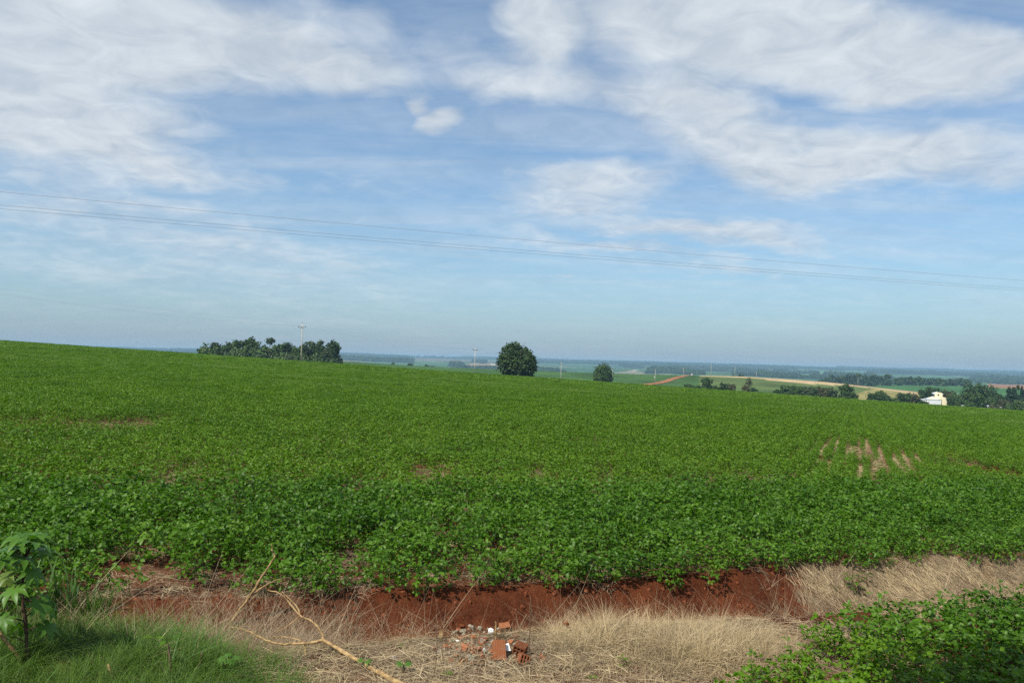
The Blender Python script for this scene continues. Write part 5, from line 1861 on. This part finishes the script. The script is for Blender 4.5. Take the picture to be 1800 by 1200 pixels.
stick('stick', ((806, 1168, sy(806, 1168)), (822, 1154, sy(822, 1158)), (842, 1148, sy(842, 1152))), 0.008, 0.005, 'bleached twig lying across the rubble heap front', seed=26)
yy_ = sy(933, 1166)
stick('dead_stem', ((931, 1166, yy_), (931, 1130, yy_), (932, 1090, yy_), (932, 1046, yy_)), 0.006, 0.003, 'dark dead stem standing upright right of the brick rubble', 'twig', 'dead stem', 'dead stems standing on the verge', 27)
yy_ = sy(762, 1196)
stick('dead_stem', ((760, 1198, yy_), (766, 1168, yy_), (768, 1140, yy_), (767, 1080, yy_)), 0.005, 0.002, 'thin brown dead stem standing left of the brick rubble', 'twig', 'dead stem', 'dead stems standing on the verge', 28)
yy_ = sy(870, 1126)
stick('dead_stem', ((871, 1126, yy_), (872, 1108, yy_), (871, 1092, yy_)), 0.010, 0.007, 'short pale stake sticking up from the top of the rubble', 'branch', 'dead stem', 'dead stems standing on the verge', 29)
yy_ = sy(301, 1192)
stick('dead_stem', ((301, 1194, yy_), (299, 1165, yy_), (297, 1136, yy_)), 0.016, 0.011, 'dark cut stem standing in the green grass', 'twig', 'dead stem', 'dead stems standing on the verge', 30)
yy_ = sy(352, 1178)
stick('dead_stem', ((351, 1180, yy_), (353, 1162, yy_), (355, 1146, yy_)), 0.016, 0.010, 'short mossy stub in the green grass beside the dark cut stem', 'twig', 'dead stem', 'dead stems standing on the verge', 31)
yy_ = sy(200, 1200)
stick('dead_stem', ((202, 1208, yy_), (197, 1188, yy_), (190, 1166, yy_)), 0.018, 0.008, 'split pale stub leaning in the grass at the bottom edge', 'branch', 'dead stem', 'dead stems standing on the verge', 32)
yy_ = sy(40, 1170)
stick('dry_stalk', ((-12, 1102, yy_ - .1), (6, 1120, yy_ - .08), (24, 1142, yy_ - .05), (38, 1164, yy_)), 0.020, 0.015, 'thick yellow arched stalk beside the castor plant', 'branch', 'stalk', None, 33)


# ---- castor plants and other weeds
def palmate_mesh(name, seed, Rr, lobes=8, stalk=0.14, mat='castor', droop=0.3):
    """a hand shaped leaf with its stalk; stalk base at the origin, leaf facing up and outward along +Y"""
    rng = np.random.default_rng(seed)
    tip = np.array((0, stalk * 0.8, stalk * 0.55))
    pts = []
    a0 = np.linspace(-2.45, 2.45, lobes)
    F = []
    V = [(0, 0, 0)]

    def add(a, r, z):
        V.append((math.sin(a) * r, math.cos(a) * r, z))
        return len(V) - 1
    ring = []
    for i, a in enumerate(a0):
        L = Rr * (1 - 0.16 * abs(a)) * rng.uniform(0.92, 1.05)
        w_ = 0.38
        ring.append(add(a - 0.35, Rr * 0.46, -0.01 * Rr))
        ring.append(add(a - w_ * 0.62, L * 0.66, -droop * 0.22 * L + 0.04 * Rr))
        ring.append(add(a + rng.normal(0, .05), L, -droop * L))
        ring.append(add(a + w_ * 0.62, L * 0.66, -droop * 0.22 * L + 0.04 * Rr))
        mid = add(a, L * 0.62, -droop * 0.22 * L)
        k = len(ring)
        b0, b1, b2, b3 = ring[-4:]
        F += [(0, b0, b1, mid), (b1, b2, mid), (b2, b3, mid)]
        if i < lobes - 1:
            pass
        V_end = add(a + 0.35, Rr * 0.46, -0.01 * Rr)
        F += [(0, mid, b3, V_end)]
    V = np.array(V)
    m = np.array(Euler((R(rng.uniform(-35, 5)), R(rng.normal(0, 14)), 0)).to_matrix())
    V = V @ m.T + tip
    mb = MB()
    mb.add(V, [f[::-1] for f in F])
    nf = len(mb.f)
    mb.tube([(0, 0, 0), tuple(tip * 0.55 + np.array((0, 0, 0.02))), tuple(tip)], [0.006, 0.005, 0.004], 5, False)
    me = mb.mesh(name, [M[mat], M['castor_stem']], True)
    ix = np.zeros(len(me.polygons), np.int32)
    ix[nf:] = 1
    me.polygons.foreach_set('material_index', ix)
    return me


def ovate_mesh(name, seed, L, mat, stalk=0.05, wide=0.8):
    rng = np.random.default_rng(seed)
    v = LEAF * L * np.array((wide, 1, 1))
    m = np.array(Euler((R(rng.uniform(-30, 20)), R(rng.normal(0, 15)), 0)).to_matrix())
    tip = np.array((0, stalk * 0.8, stalk * 0.6))
    mb = MB()
    mb.add(v @ m.T + tip, LEAF_F)
    mb.tube([(0, 0, 0), tuple(tip)], [0.003, 0.002], 3, False)
    return mb.mesh(name, M[mat], True)


def weed(name, px, py, stem_pts, leaves, label, cat, stem_r=(0.012, 0.006), group=None, stem_mat='castor_stem', ydepth=None):
    """stem_pts: photograph places of the stem from foot to top; leaves: (place along stem 0..1, azimuth, pitch, mesh)"""
    g = ground_at(px, py, 4, 60)
    y0 = g.y if ydepth is None else ydepth
    z0 = T(ray(px, py)[0] * y0, y0)
    foot = at(px, py, y0)
    foot.z = z0
    t = empty(name, foot, 0, label, cat, group)
    P = [Vector((0, 0, -0.05))] + [at(a, b, y0) - foot for a, b in stem_pts]
    m = MB()
    limb(m, P, stem_r[0], stem_r[1], 6, 3, 0.002, abs(int(px)))
    m.build('stem', M[stem_mat], t, True)
    cum = [0]
    for a, b in zip(P[:-1], P[1:]):
        cum.append(cum[-1] + (b - a).length)
    for s, az, pt, me, sc in leaves:
        d = s * cum[-1]
        i = max(0, min(len(P) - 2, int(np.searchsorted(cum, d)) - 1))
        f = (d - cum[i]) / max(1e-6, cum[i + 1] - cum[i])
        lf = link(bpy.data.objects.new('leaf', me), t)
        lf.location = P[i].lerp(P[i + 1], f)
        lf.rotation_euler = (pt, 0, az)
        lf.scale = (sc, sc, sc)
    return t


PAL = [palmate_mesh('leaf', 2000 + i, 0.15, 8, 0.17, 'castor', 0.25 + 0.08 * i) for i in range(4)]
PALY = [palmate_mesh('leaf', 2010 + i, 0.14, 7, 0.15, 'castor_y', 0.3) for i in range(2)]
OV = [ovate_mesh('leaf', 2020 + i, 0.085, 'soy', 0.04) for i in range(3)]
OVY = [ovate_mesh('leaf', 2030 + i, 0.075, 'soy_young', 0.03) for i in range(3)]
rq = np.random.default_rng(77)
lv = []
for k, (s, az, pt, kind, sc) in enumerate(((0.60, -1.9, -0.55, 0, 1.05), (0.62, -1.2, -0.8, 1, 1.1), (0.70, 1.6, 0.1, 4, 1.1), (0.74, 2.4, 0.2, 4, .9), (0.80, 0.4, 0.3, 1, .9), (0.86, -0.8, .3, 2, 1.0), (0.90, 1.3, .3, 3, 1.15), (0.92, 2.6, .25, 0, 1.1), (0.95, -2.1, .3, 1, 1.15), (0.97, -0.2, .45, 2, 1.0), (0.99, 3.0, .5, 3, 1.0), (1.0, 0.9, .8, 0, .75), (1.0, -1.4, .9, 1, .7), (.66, 3.3, -.1, 2, 1.0), (.55, 2.0, -.2, 5, .9), (.84, 3.6, .3, 1, 1.1), (.93, -2.9, .4, 0, 1.0), (.78, -2.2, 0, 3, 1.0), (.30, 0.8, -.3, 2, .9), (.34, -1.6, -.3, 0, .9), (.42, 2.6, -.2, 1, .95), (.46, -0.6, -.3, 3, 1.0), (.24, 1.9, -.2, 5, .8))):
    lv.append((s, az, pt, (PAL + PALY)[kind], sc * 1.25))
weed('castor_plant', 47, 1168, ((47, 1150), (46, 1110), (41, 1060), (40, 1020), (46, 975)), lv, 'tall castor plant with hand shaped leaves and dark stem in the verge grass', 'castor plant', (0.020, 0.012))
weed('castor_plant', -18, 1150, ((-18, 1120), (-14, 1080), (-6, 1040), (2, 1000)), [(s, a, .1, (PAL + PALY)[i % 6], 1.2) for i, (s, a) in enumerate(((.45, 0.2), (.5, -1.2), (.6, 1.4), (.7, -.6), (.75, -2.0), (.8, .9), (.85, 2.4), (.9, -1.0), (.95, .2), (1., -2.4), (1., 1.7)))], 'second castor plant half cut off by the picture edge', 'castor plant', (0.016, 0.010))
weed('castor_plant', 402, 1186, ((402, 1178), (402, 1165)), [(0.9, a, .2, PAL[i % 4], .5) for i, a in enumerate((0.3, 1.5, 2.6, 3.8, 5.1))] + [(1.0, 0.8, .7, PAL[1], .4)], 'castor seedling with lobed leaves at the edge of green grass', 'castor plant', (0.008, 0.006))
weed('castor_plant', 712, 1188, ((711, 1180), (710, 1170)), [(1.0, a, .1, PAL[i % 4], .38) for i, a in enumerate((0.9, 2.5, 4.0, 5.4))], 'small castor seedling beyond the end of the fallen branch', 'castor plant', (0.006, 0.005))
weed('castor_plant', 644, 1178, ((644, 1172), (643, 1165)), [(1.0, a, .1, PAL[i % 4], .34) for i, a in enumerate((0.2, 1.9, 3.6, 5.0))], 'small castor seedling growing up beside the fallen branch', 'castor plant', (0.006, 0.005))
weed('weed', 240, 1150, ((240, 1142), (239, 1132)), [(1.0, -1.2, .35, OVY[0], 1.7), (0.9, 1.0, .2, OVY[1], .9), (.8, 2.6, .2, OVY[2], .8), (.7, 4.0, .1, OVY[0], .8)], 'small yellowish leafed weed in the shaded green grass', 'weed', (0.005, 0.003))
weed('weed', 296, 1140, ((296, 1136), (294, 1130)), [(1.0, 1.4, .2, OV[0], 1.2), (1.0, -1.3, .2, OV[1], 1.1), (1.0, 3.0, .2, OV[2], 1.0)], 'broad leafed sprout on top of the dark cut stem', 'weed', (0.004, 0.003), ydepth=sy(301, 1192))
weed('weed', 1098, 1176, ((1097, 1168), (1096, 1158)), [(s, a, .3, OVY[i % 3], .85) for i, (s, a) in enumerate(((.4, .3), (.55, 2.2), (.7, 4.1), (.8, 5.5), (.9, 1.2), (1., 3.1), (1., .2)))], 'small bright green weed alone in the pale dry grass', 'weed', (0.005, 0.003))
weed('weed', 1040, 1198, ((1040, 1192),), [(1.0, a, .3, OVY[i % 3], .7) for i, a in enumerate((.3, 1.6, 2.9, 4.2, 5.4))], 'tiny green weed at the bottom edge of the dry grass', 'weed', (0.004, 0.003))
weed('weed', 786, 1196, ((786, 1190), (786, 1186)), [(1.0, a, .3, OVY[i % 3], .7) for i, a in enumerate((.6, 1.9, 3.2, 4.5, 5.6))], 'tiny green weed in the litter left of the rubble', 'weed', (0.004, 0.003))
weed('weed', 1508, 1050, ((1505, 1036), (1497, 1016)), [(s, a, .2, OV[i % 3], 1.45) for i, (s, a) in enumerate(((.3, .3), (.4, 2.2), (.5, 4.1), (.6, 5.5), (.7, 1.2), (.75, 3.1), (.8, .2), (.85, 1.9), (.9, 4.6), (1., .9), (1., 3.0), (1., 5.2), (.55, 1.5), (.65, 4.8)))], 'dark green leafy weed growing out of the straw covered bank', 'weed', (0.008, 0.004))
weed('weed', 1526, 1038, ((1525, 1026), (1523, 1012)), [(s, a, .2, OV[i % 3], 1.1) for i, (s, a) in enumerate(((.7, .4), (.8, 2.4), (.9, 4.2), (1., 1.2), (1., 3.6), (1., 5.4)))], 'slim upright sprig beside the leafy weed on the bank', 'weed', (0.005, 0.003))
weed('weed', 1471, 1046, ((1471, 1040), (1470, 1032)), [(s, a, .2, OV[i % 3], .6) for i, (s, a) in enumerate(((.7, .4), (.8, 2.4), (.9, 4.2), (1., 1.2), (1., 3.6)))], 'little green sprout on the bank left of the leafy weed', 'weed', (0.004, 0.003))
weed('weed', 702, 1140, ((702, 1136),), [(1.0, a, .3, OVY[i % 3], .55) for i, a in enumerate((.3, 1.6, 2.9, 4.2, 5.4))], 'small pale green sprig in the straw above the fallen branch', 'weed', (0.004, 0.003))


def broad_grass(px, py, n, h, label, seed):
    rng = np.random.default_rng(seed)
    g = ground_at(px, py, 4, 60)
    t = empty('broad_grass_clump', g, 0, label, 'grass clump', 'broad bladed grass clumps behind the castor plant')
    for i in range(n):
        az = rng.uniform(0, 6.28)
        hh = h * rng.uniform(0.6, 1.15)
        ln = rng.uniform(0.12, 0.55)
        V, F = [], []
        d = np.array((math.cos(az), math.sin(az), 0))
        s_ = np.array((-d[1], d[0], 0))
        for k in range(6):
            q_ = k / 5
            c = np.array((rng.normal(0, .004), 0, 0)) + d * (0.03 + ln * hh * (0.4 * q_ + 0.8 * q_ * q_)) + np.array((0, 0, hh * (q_ - 0.35 * ln * q_ ** 3)))
            w_ = 0.013 * (1 - q_ ** 2.2) + 0.001
            V += [c - s_ * w_, c + np.array((0, 0, -0.003)), c + s_ * w_]
        for k in range(5):
            a = k * 3
            F += [(a, a + 1, a + 4, a + 3), (a + 1, a + 2, a + 5, a + 4)]
        mb = MB()
        mb.add(V, F)
        mb.build('blade', M['broad_grass'], t, True)
    return t


broad_grass(78, 1082, 12, 0.62, 'tall broad bladed grass clump right behind the castor leaves', 1)
broad_grass(125, 1080, 12, 0.55, 'broad bladed grass clump in the middle behind the castor plant', 2)
broad_grass(160, 1085, 8, 0.42, 'smaller broad bladed grass clump nearest the red soil', 3)
broad_grass(100, 1064, 14, 0.5, 'dense broad bladed grass clump touching the first crop row', 5)
broad_grass(48, 1064, 14, 0.55, 'dense broad bladed grass clump hidden behind the castor stem', 6)
broad_grass(185, 1075, 9, 0.32, 'low broad bladed grass clump farthest from the castor plant', 7)
broad_grass(15, 1085, 9, 0.45, 'broad bladed grass clump at the picture edge behind the castor plant', 4)

# ---- the rubble heap: every larger piece by itself
import bmesh


def shard_mesh(name, seed, mat, size):
    """a broken piece: hull of points in a flat box with chipped corners"""
    rng = np.random.default_rng(seed)
    bm = bmesh.new()
    sx, sy_, sz = size
    for cx in (-1, 1):
        for cy in (-1, 1):
            for cz in (-1, 1):
                k = rng.uniform(0.35, 1.0, 3)
                bm.verts.new((cx * sx / 2 * k[0], cy * sy_ / 2 * k[1], cz * sz / 2 * (0.8 + 0.2 * k[2])))
    for _ in range(5):
        bm.verts.new((rng.uniform(-.5, .5) * sx, rng.uniform(-.5, .5) * sy_, rng.uniform(-.5, .5) * sz))
    r = bmesh.ops.convex_hull(bm, input=bm.verts)
    bmesh.ops.delete(bm, geom=[g for g in r['geom_interior'] if isinstance(g, bmesh.types.BMVert)], context='VERTS')
    me = bpy.data.meshes.new(name)
    bm.to_mesh(me)
    bm.free()
    me.materials.append(mat)
    return me


RUB = 'pieces of the rubble heap by the ditch'


def piece(name, px, py, wpx, hpx, mat, label, seed, th=0.025, tilt=None, rz=None, cat='rubble piece', lift=0.0):
    g = ground_at(px, py, 4, 60)
    s = g.y / FPX
    rng = np.random.default_rng(seed)
    w_, h_ = wpx * s * 0.88, hpx * s * 0.95
    me = shard_mesh(name, seed, M[mat], (w_, h_, max(th, 0.3 * min(w_, h_))))
    o = link(bpy.data.objects.new(name, me))
    o.location = (g.x, g.y, g.z + 0.3 * max(th, 0.3 * min(w_, h_)) + lift)
    o.rotation_euler = tilt or (R(rng.uniform(5, 55)), R(rng.normal(0, 14)), R(rng.normal(0, 30)) if rz is None else rz)
    return tag(o, label, cat, RUB)


piece('tile_fragment', 863, 1115, 13, 15, 'tile', 'long white tile fragment beside the pale stake', 1, 0.010, (R(48), R(20), R(10)), lift=0.03)
piece('tile_fragment', 891, 1146, 15, 16, 'tile', 'square white tile fragment next to the grooved brick', 2, 0.010, (R(48), R(-14), R(8)), lift=0.04)
piece('tile_fragment', 881, 1138, 8, 7, 'tile', 'small white tile chip above the square white tile', 3, 0.008)
piece('tile_fragment', 851, 1141, 6, 6, 'tile', 'tiny white chip in the middle of the rubble', 4, 0.008)
piece('tile_fragment', 804, 1126, 7, 4, 'tile', 'tiny white chip at the castor side of the rubble', 5, 0.008)
piece('tile_fragment', 884, 1121, 10, 6, 'tile', 'pinkish white chip below the hollow brick top', 6, 0.010)
piece('tile_fragment', 692, 1158, 17, 10, 'tile', 'pale rounded lump lying alone in the litter left of the heap', 7, 0.03)
piece('brick_fragment', 906, 1122, 24, 11, 'brick', 'wide orange brick piece right of the hollow brick', 8, 0.05)
piece('brick_fragment', 898, 1130, 15, 9, 'brick', 'orange brick piece leaning above the square white tile', 9, 0.04)
piece('brick_fragment', 850, 1124, 20, 8, 'brick', 'long flat orange brick piece in mid heap', 10, 0.03)
piece('brick_fragment', 820, 1117, 12, 9, 'brick', 'bright orange brick piece near the heap top', 11, 0.04)
piece('brick_fragment', 810, 1123, 11, 8, 'brick', 'bright orange brick chip below the one at the top', 12, 0.03)
piece('brick_fragment', 796, 1122, 9, 7, 'brick', 'small orange chip at the castor end of the heap', 13, 0.03)
piece('brick_fragment', 784, 1138, 13, 9, 'brick', 'dull orange brick piece half sunk in the litter', 14, 0.04)
piece('brick_fragment', 815, 1142, 16, 18, 'brick', 'brownish half brick lying flat at the heap front', 15, 0.05, (R(38), R(14), R(-24)))
piece('brick_fragment', 829, 1141, 14, 12, 'brick', 'reddish brick piece beside the flat half brick', 16, 0.04)
piece('brick_fragment', 841, 1143, 10, 9, 'brick', 'deep orange cube like brick chip in the heap front', 17, 0.05)
piece('brick_fragment', 846, 1154, 12, 8, 'brick', 'reddish brick chip at the foot of the heap', 18, 0.04)
piece('brick_fragment', 833, 1121, 13, 8, 'brick', 'reddish brick chip in the upper middle of the heap', 19, 0.03)
piece('brick_fragment', 803, 1153, 9, 8, 'brick', 'dull brick chip at the heap foot near the thin brown stem', 20, 0.03)
piece('brick_fragment', 953, 1160, 20, 16, 'brick', 'weathered red brick piece beyond the dark dead stem', 21, 0.06)
piece('brick_fragment', 995, 1114, 15, 9, 'brick', 'lone orange brick piece lying up in the dry grass', 22, 0.05, lift=0.10)
piece('brick_fragment', 1003, 1190, 10, 7, 'brick', 'lone red brick chip low in the dry litter', 23, 0.03)
piece('mortar_lump', 828, 1105, 16, 8, 'mortar', 'grey mortar lump on top of the heap', 24, 0.05)
piece('mortar_lump', 843, 1106, 14, 7, 'mortar', 'second grey mortar lump on the heap top', 25, 0.04)
piece('mortar_lump', 828, 1158, 18, 12, 'mortar', 'grey slab leaning at the heap front', 26, 0.03, (R(50), R(10), R(20)))
piece('mortar_lump', 919, 1130, 20, 10, 'mortar', 'grey cement slab beside the dark dead stem', 27, 0.03, (R(10), R(8), R(10)))
piece('mortar_lump', 909, 1137, 12, 10, 'mortar', 'grey lump beneath the cement slab', 28, 0.05)
piece('mortar_lump', 861, 1136, 10, 6, 'mortar', 'pale grey lump behind the grooved brick', 29, 0.03)
piece('mortar_lump', 797, 1112, 22, 5, 'mortar', 'long pale sliver lying on the heap top edge', 30, 0.015, (R(15), R(-24), R(20)))
piece('mortar_lump', 814, 1111, 18, 7, 'mortar', 'greyish rubble lump beside the long pale sliver', 31, 0.04)
# upright board stub
g = ground_at(774, 1126, 4, 60)
m = MB(); m.box((0, 0, 0.05), (0.045, 0.02, 0.14), (R(-8), R(6), 0)); o = m.build('board_stub', M['branch']); o.location = g; tag(o, 'short upright stub of pale board at the heap edge', 'board', RUB)


def hollow_brick(px, py, size, rot, label, nx=2, nz=3, cut=0):
    """hollow clay brick: tunnels run along local Y"""
    g = ground_at(px, py, 4, 60)
    W_, L_, H_ = size
    t = 0.009
    mb = MB()
    xs = np.linspace(-W_ / 2 + t / 2, W_ / 2 - t / 2, nx + 1)
    zs = np.linspace(-H_ / 2 + t / 2, H_ / 2 - t / 2, nz + 1)
    for i, x in enumerate(xs):
        mb.box((x, 0, 0), (t, L_, H_))
    for z in zs:
        for i in range(nx):
            a, b = xs[i] + t / 2 + 0.0004, xs[i + 1] - t / 2 - 0.0004
            mb.box(((a + b) / 2, 0.001, z), (b - a, L_ - 0.004, t * 0.97))
    # keyed ribs on the outer faces
    for k in range(7):
        x = -W_ / 2 + W_ * (k + .5) / 7
        mb.box((x, 0, H_ / 2 + 0.0022), (W_ / 14, L_ * 0.97, 0.004))
        mb.box((x, 0, -H_ / 2 - 0.0022), (W_ / 14, L_ * 0.97, 0.004))
    o = mb.build('hollow_brick', M['brick'])
    o.location = g + Vector((0, 0, 0.045))
    o.rotation_euler = rot
    return tag(o, label, 'brick', RUB)


hollow_brick(877, 1152, (0.12, 0.20, 0.075), (R(52), R(6), R(16)), 'large grooved hollow brick leaning at the front of the heap')
hollow_brick(887, 1110, (0.13, 0.10, 0.085), (R(20), R(-8), R(10)), 'broken hollow brick with ribs on the very top of the heap')
hollow_brick(914, 1150, (0.12, 0.12, 0.12), (R(8), R(14), R(-20)), 'weathered hollow brick showing round dark holes beside the dead stem', 3, 3)
hollow_brick(920, 1166, (0.10, 0.10, 0.09), (R(-14), R(20), R(12)), 'half buried hollow brick at the foot of the dead stem', 3, 2)
rs = np.random.default_rng(404)
k = 0
CH = {('brick', i): shard_mesh('brick_chip', 3000 + i, M['brick'], (0.05, 0.035, 0.022)) for i in range(5)}
CH.update({('mortar', i): shard_mesh('mortar_chip', 3010 + i, M['mortar'], (0.05, 0.04, 0.025)) for i in range(5)})
while k < 200:
    px, py = rs.normal(850, 46), rs.normal(1133, 17)
    if not (1102 < py < 1172) or abs(px - 850) > 105 or (py < 1133 - 30 * math.sqrt(max(0, 1 - ((px - 850) / 90) ** 2))):
        continue
    kind = 'brick' if rs.uniform() < 0.42 else 'mortar'
    g = ground_at(px, py, 4, 60)
    o = link(bpy.data.objects.new(kind + '_chip', CH[(kind, int(rs.integers(0, 5)))]))
    o.location = (g.x, g.y, g.z + 0.008)
    o.rotation_euler = rs.uniform(-0.7, 0.7, 3) + np.array((0.3, 0, rs.uniform(0, 6)))
    s = rs.uniform(0.45, 1.25)
    o.scale = (s, s, s)
    tag(o, 'small orange brick chip scattered over the rubble heap' if kind == 'brick' else 'small grey mortar chip scattered over the rubble heap', 'rubble chip', ('brick' if kind == 'brick' else 'mortar') + ' chips of the rubble heap')
    k += 1

# ---- tree and shrub added outside the view to throw shade on the bottom corners
rt = empty('added_shade_tree', (2.9, 2.3, T(2.9, 2.3)), 0, 'broad leafy tree added unseen beside the camera to shade the soybean patch corner', 'tree')
link(bpy.data.objects.new('crown', crown_mesh('crown', [(-1.0, 1.0, 6.9, 1.5, 1.4, 1.0), (0.3, .3, 7.4, 1.7, 1.6, 1.1), (-.3, .2, 6.2, 1.6, 1.3, .8), (1.2, -.6, 6.8, 1.5, 1.5, 1.0)], 5200, 0.20, M['fol_mid'], 71)), rt)
link(bpy.data.objects.new('trunk', trunk_mesh('trunk', 6.4, 0.17, [(3.9, 3.6, 1.3, .9), (4.4, 5.9, 1.2, 1.0), (4.1, 4.7, 1.3, .9)], M['bark'], 5)), rt)
rsb = empty('added_shade_shrub', (-6.35, 4.55, T(-6.35, 4.55)), 0, 'leafy shrub added out of view to shade the grass by the castor plant', 'shrub')
link(bpy.data.objects.new('crown', crown_mesh('crown', [(0, 0, 1.5, .6, .55, .5), (.2, .2, 1.0, .55, .5, .5), (-.3, -.1, 1.1, .5, .5, .5)], 1600, 0.10, M['fol_mid'], 73)), rsb)
link(bpy.data.objects.new('trunk', trunk_mesh('trunk', 1.3, 0.035, [(0.5, 1.0, .4, .9), (0.6, 3.0, .4, .8)], M['bark'], 6)), rsb)
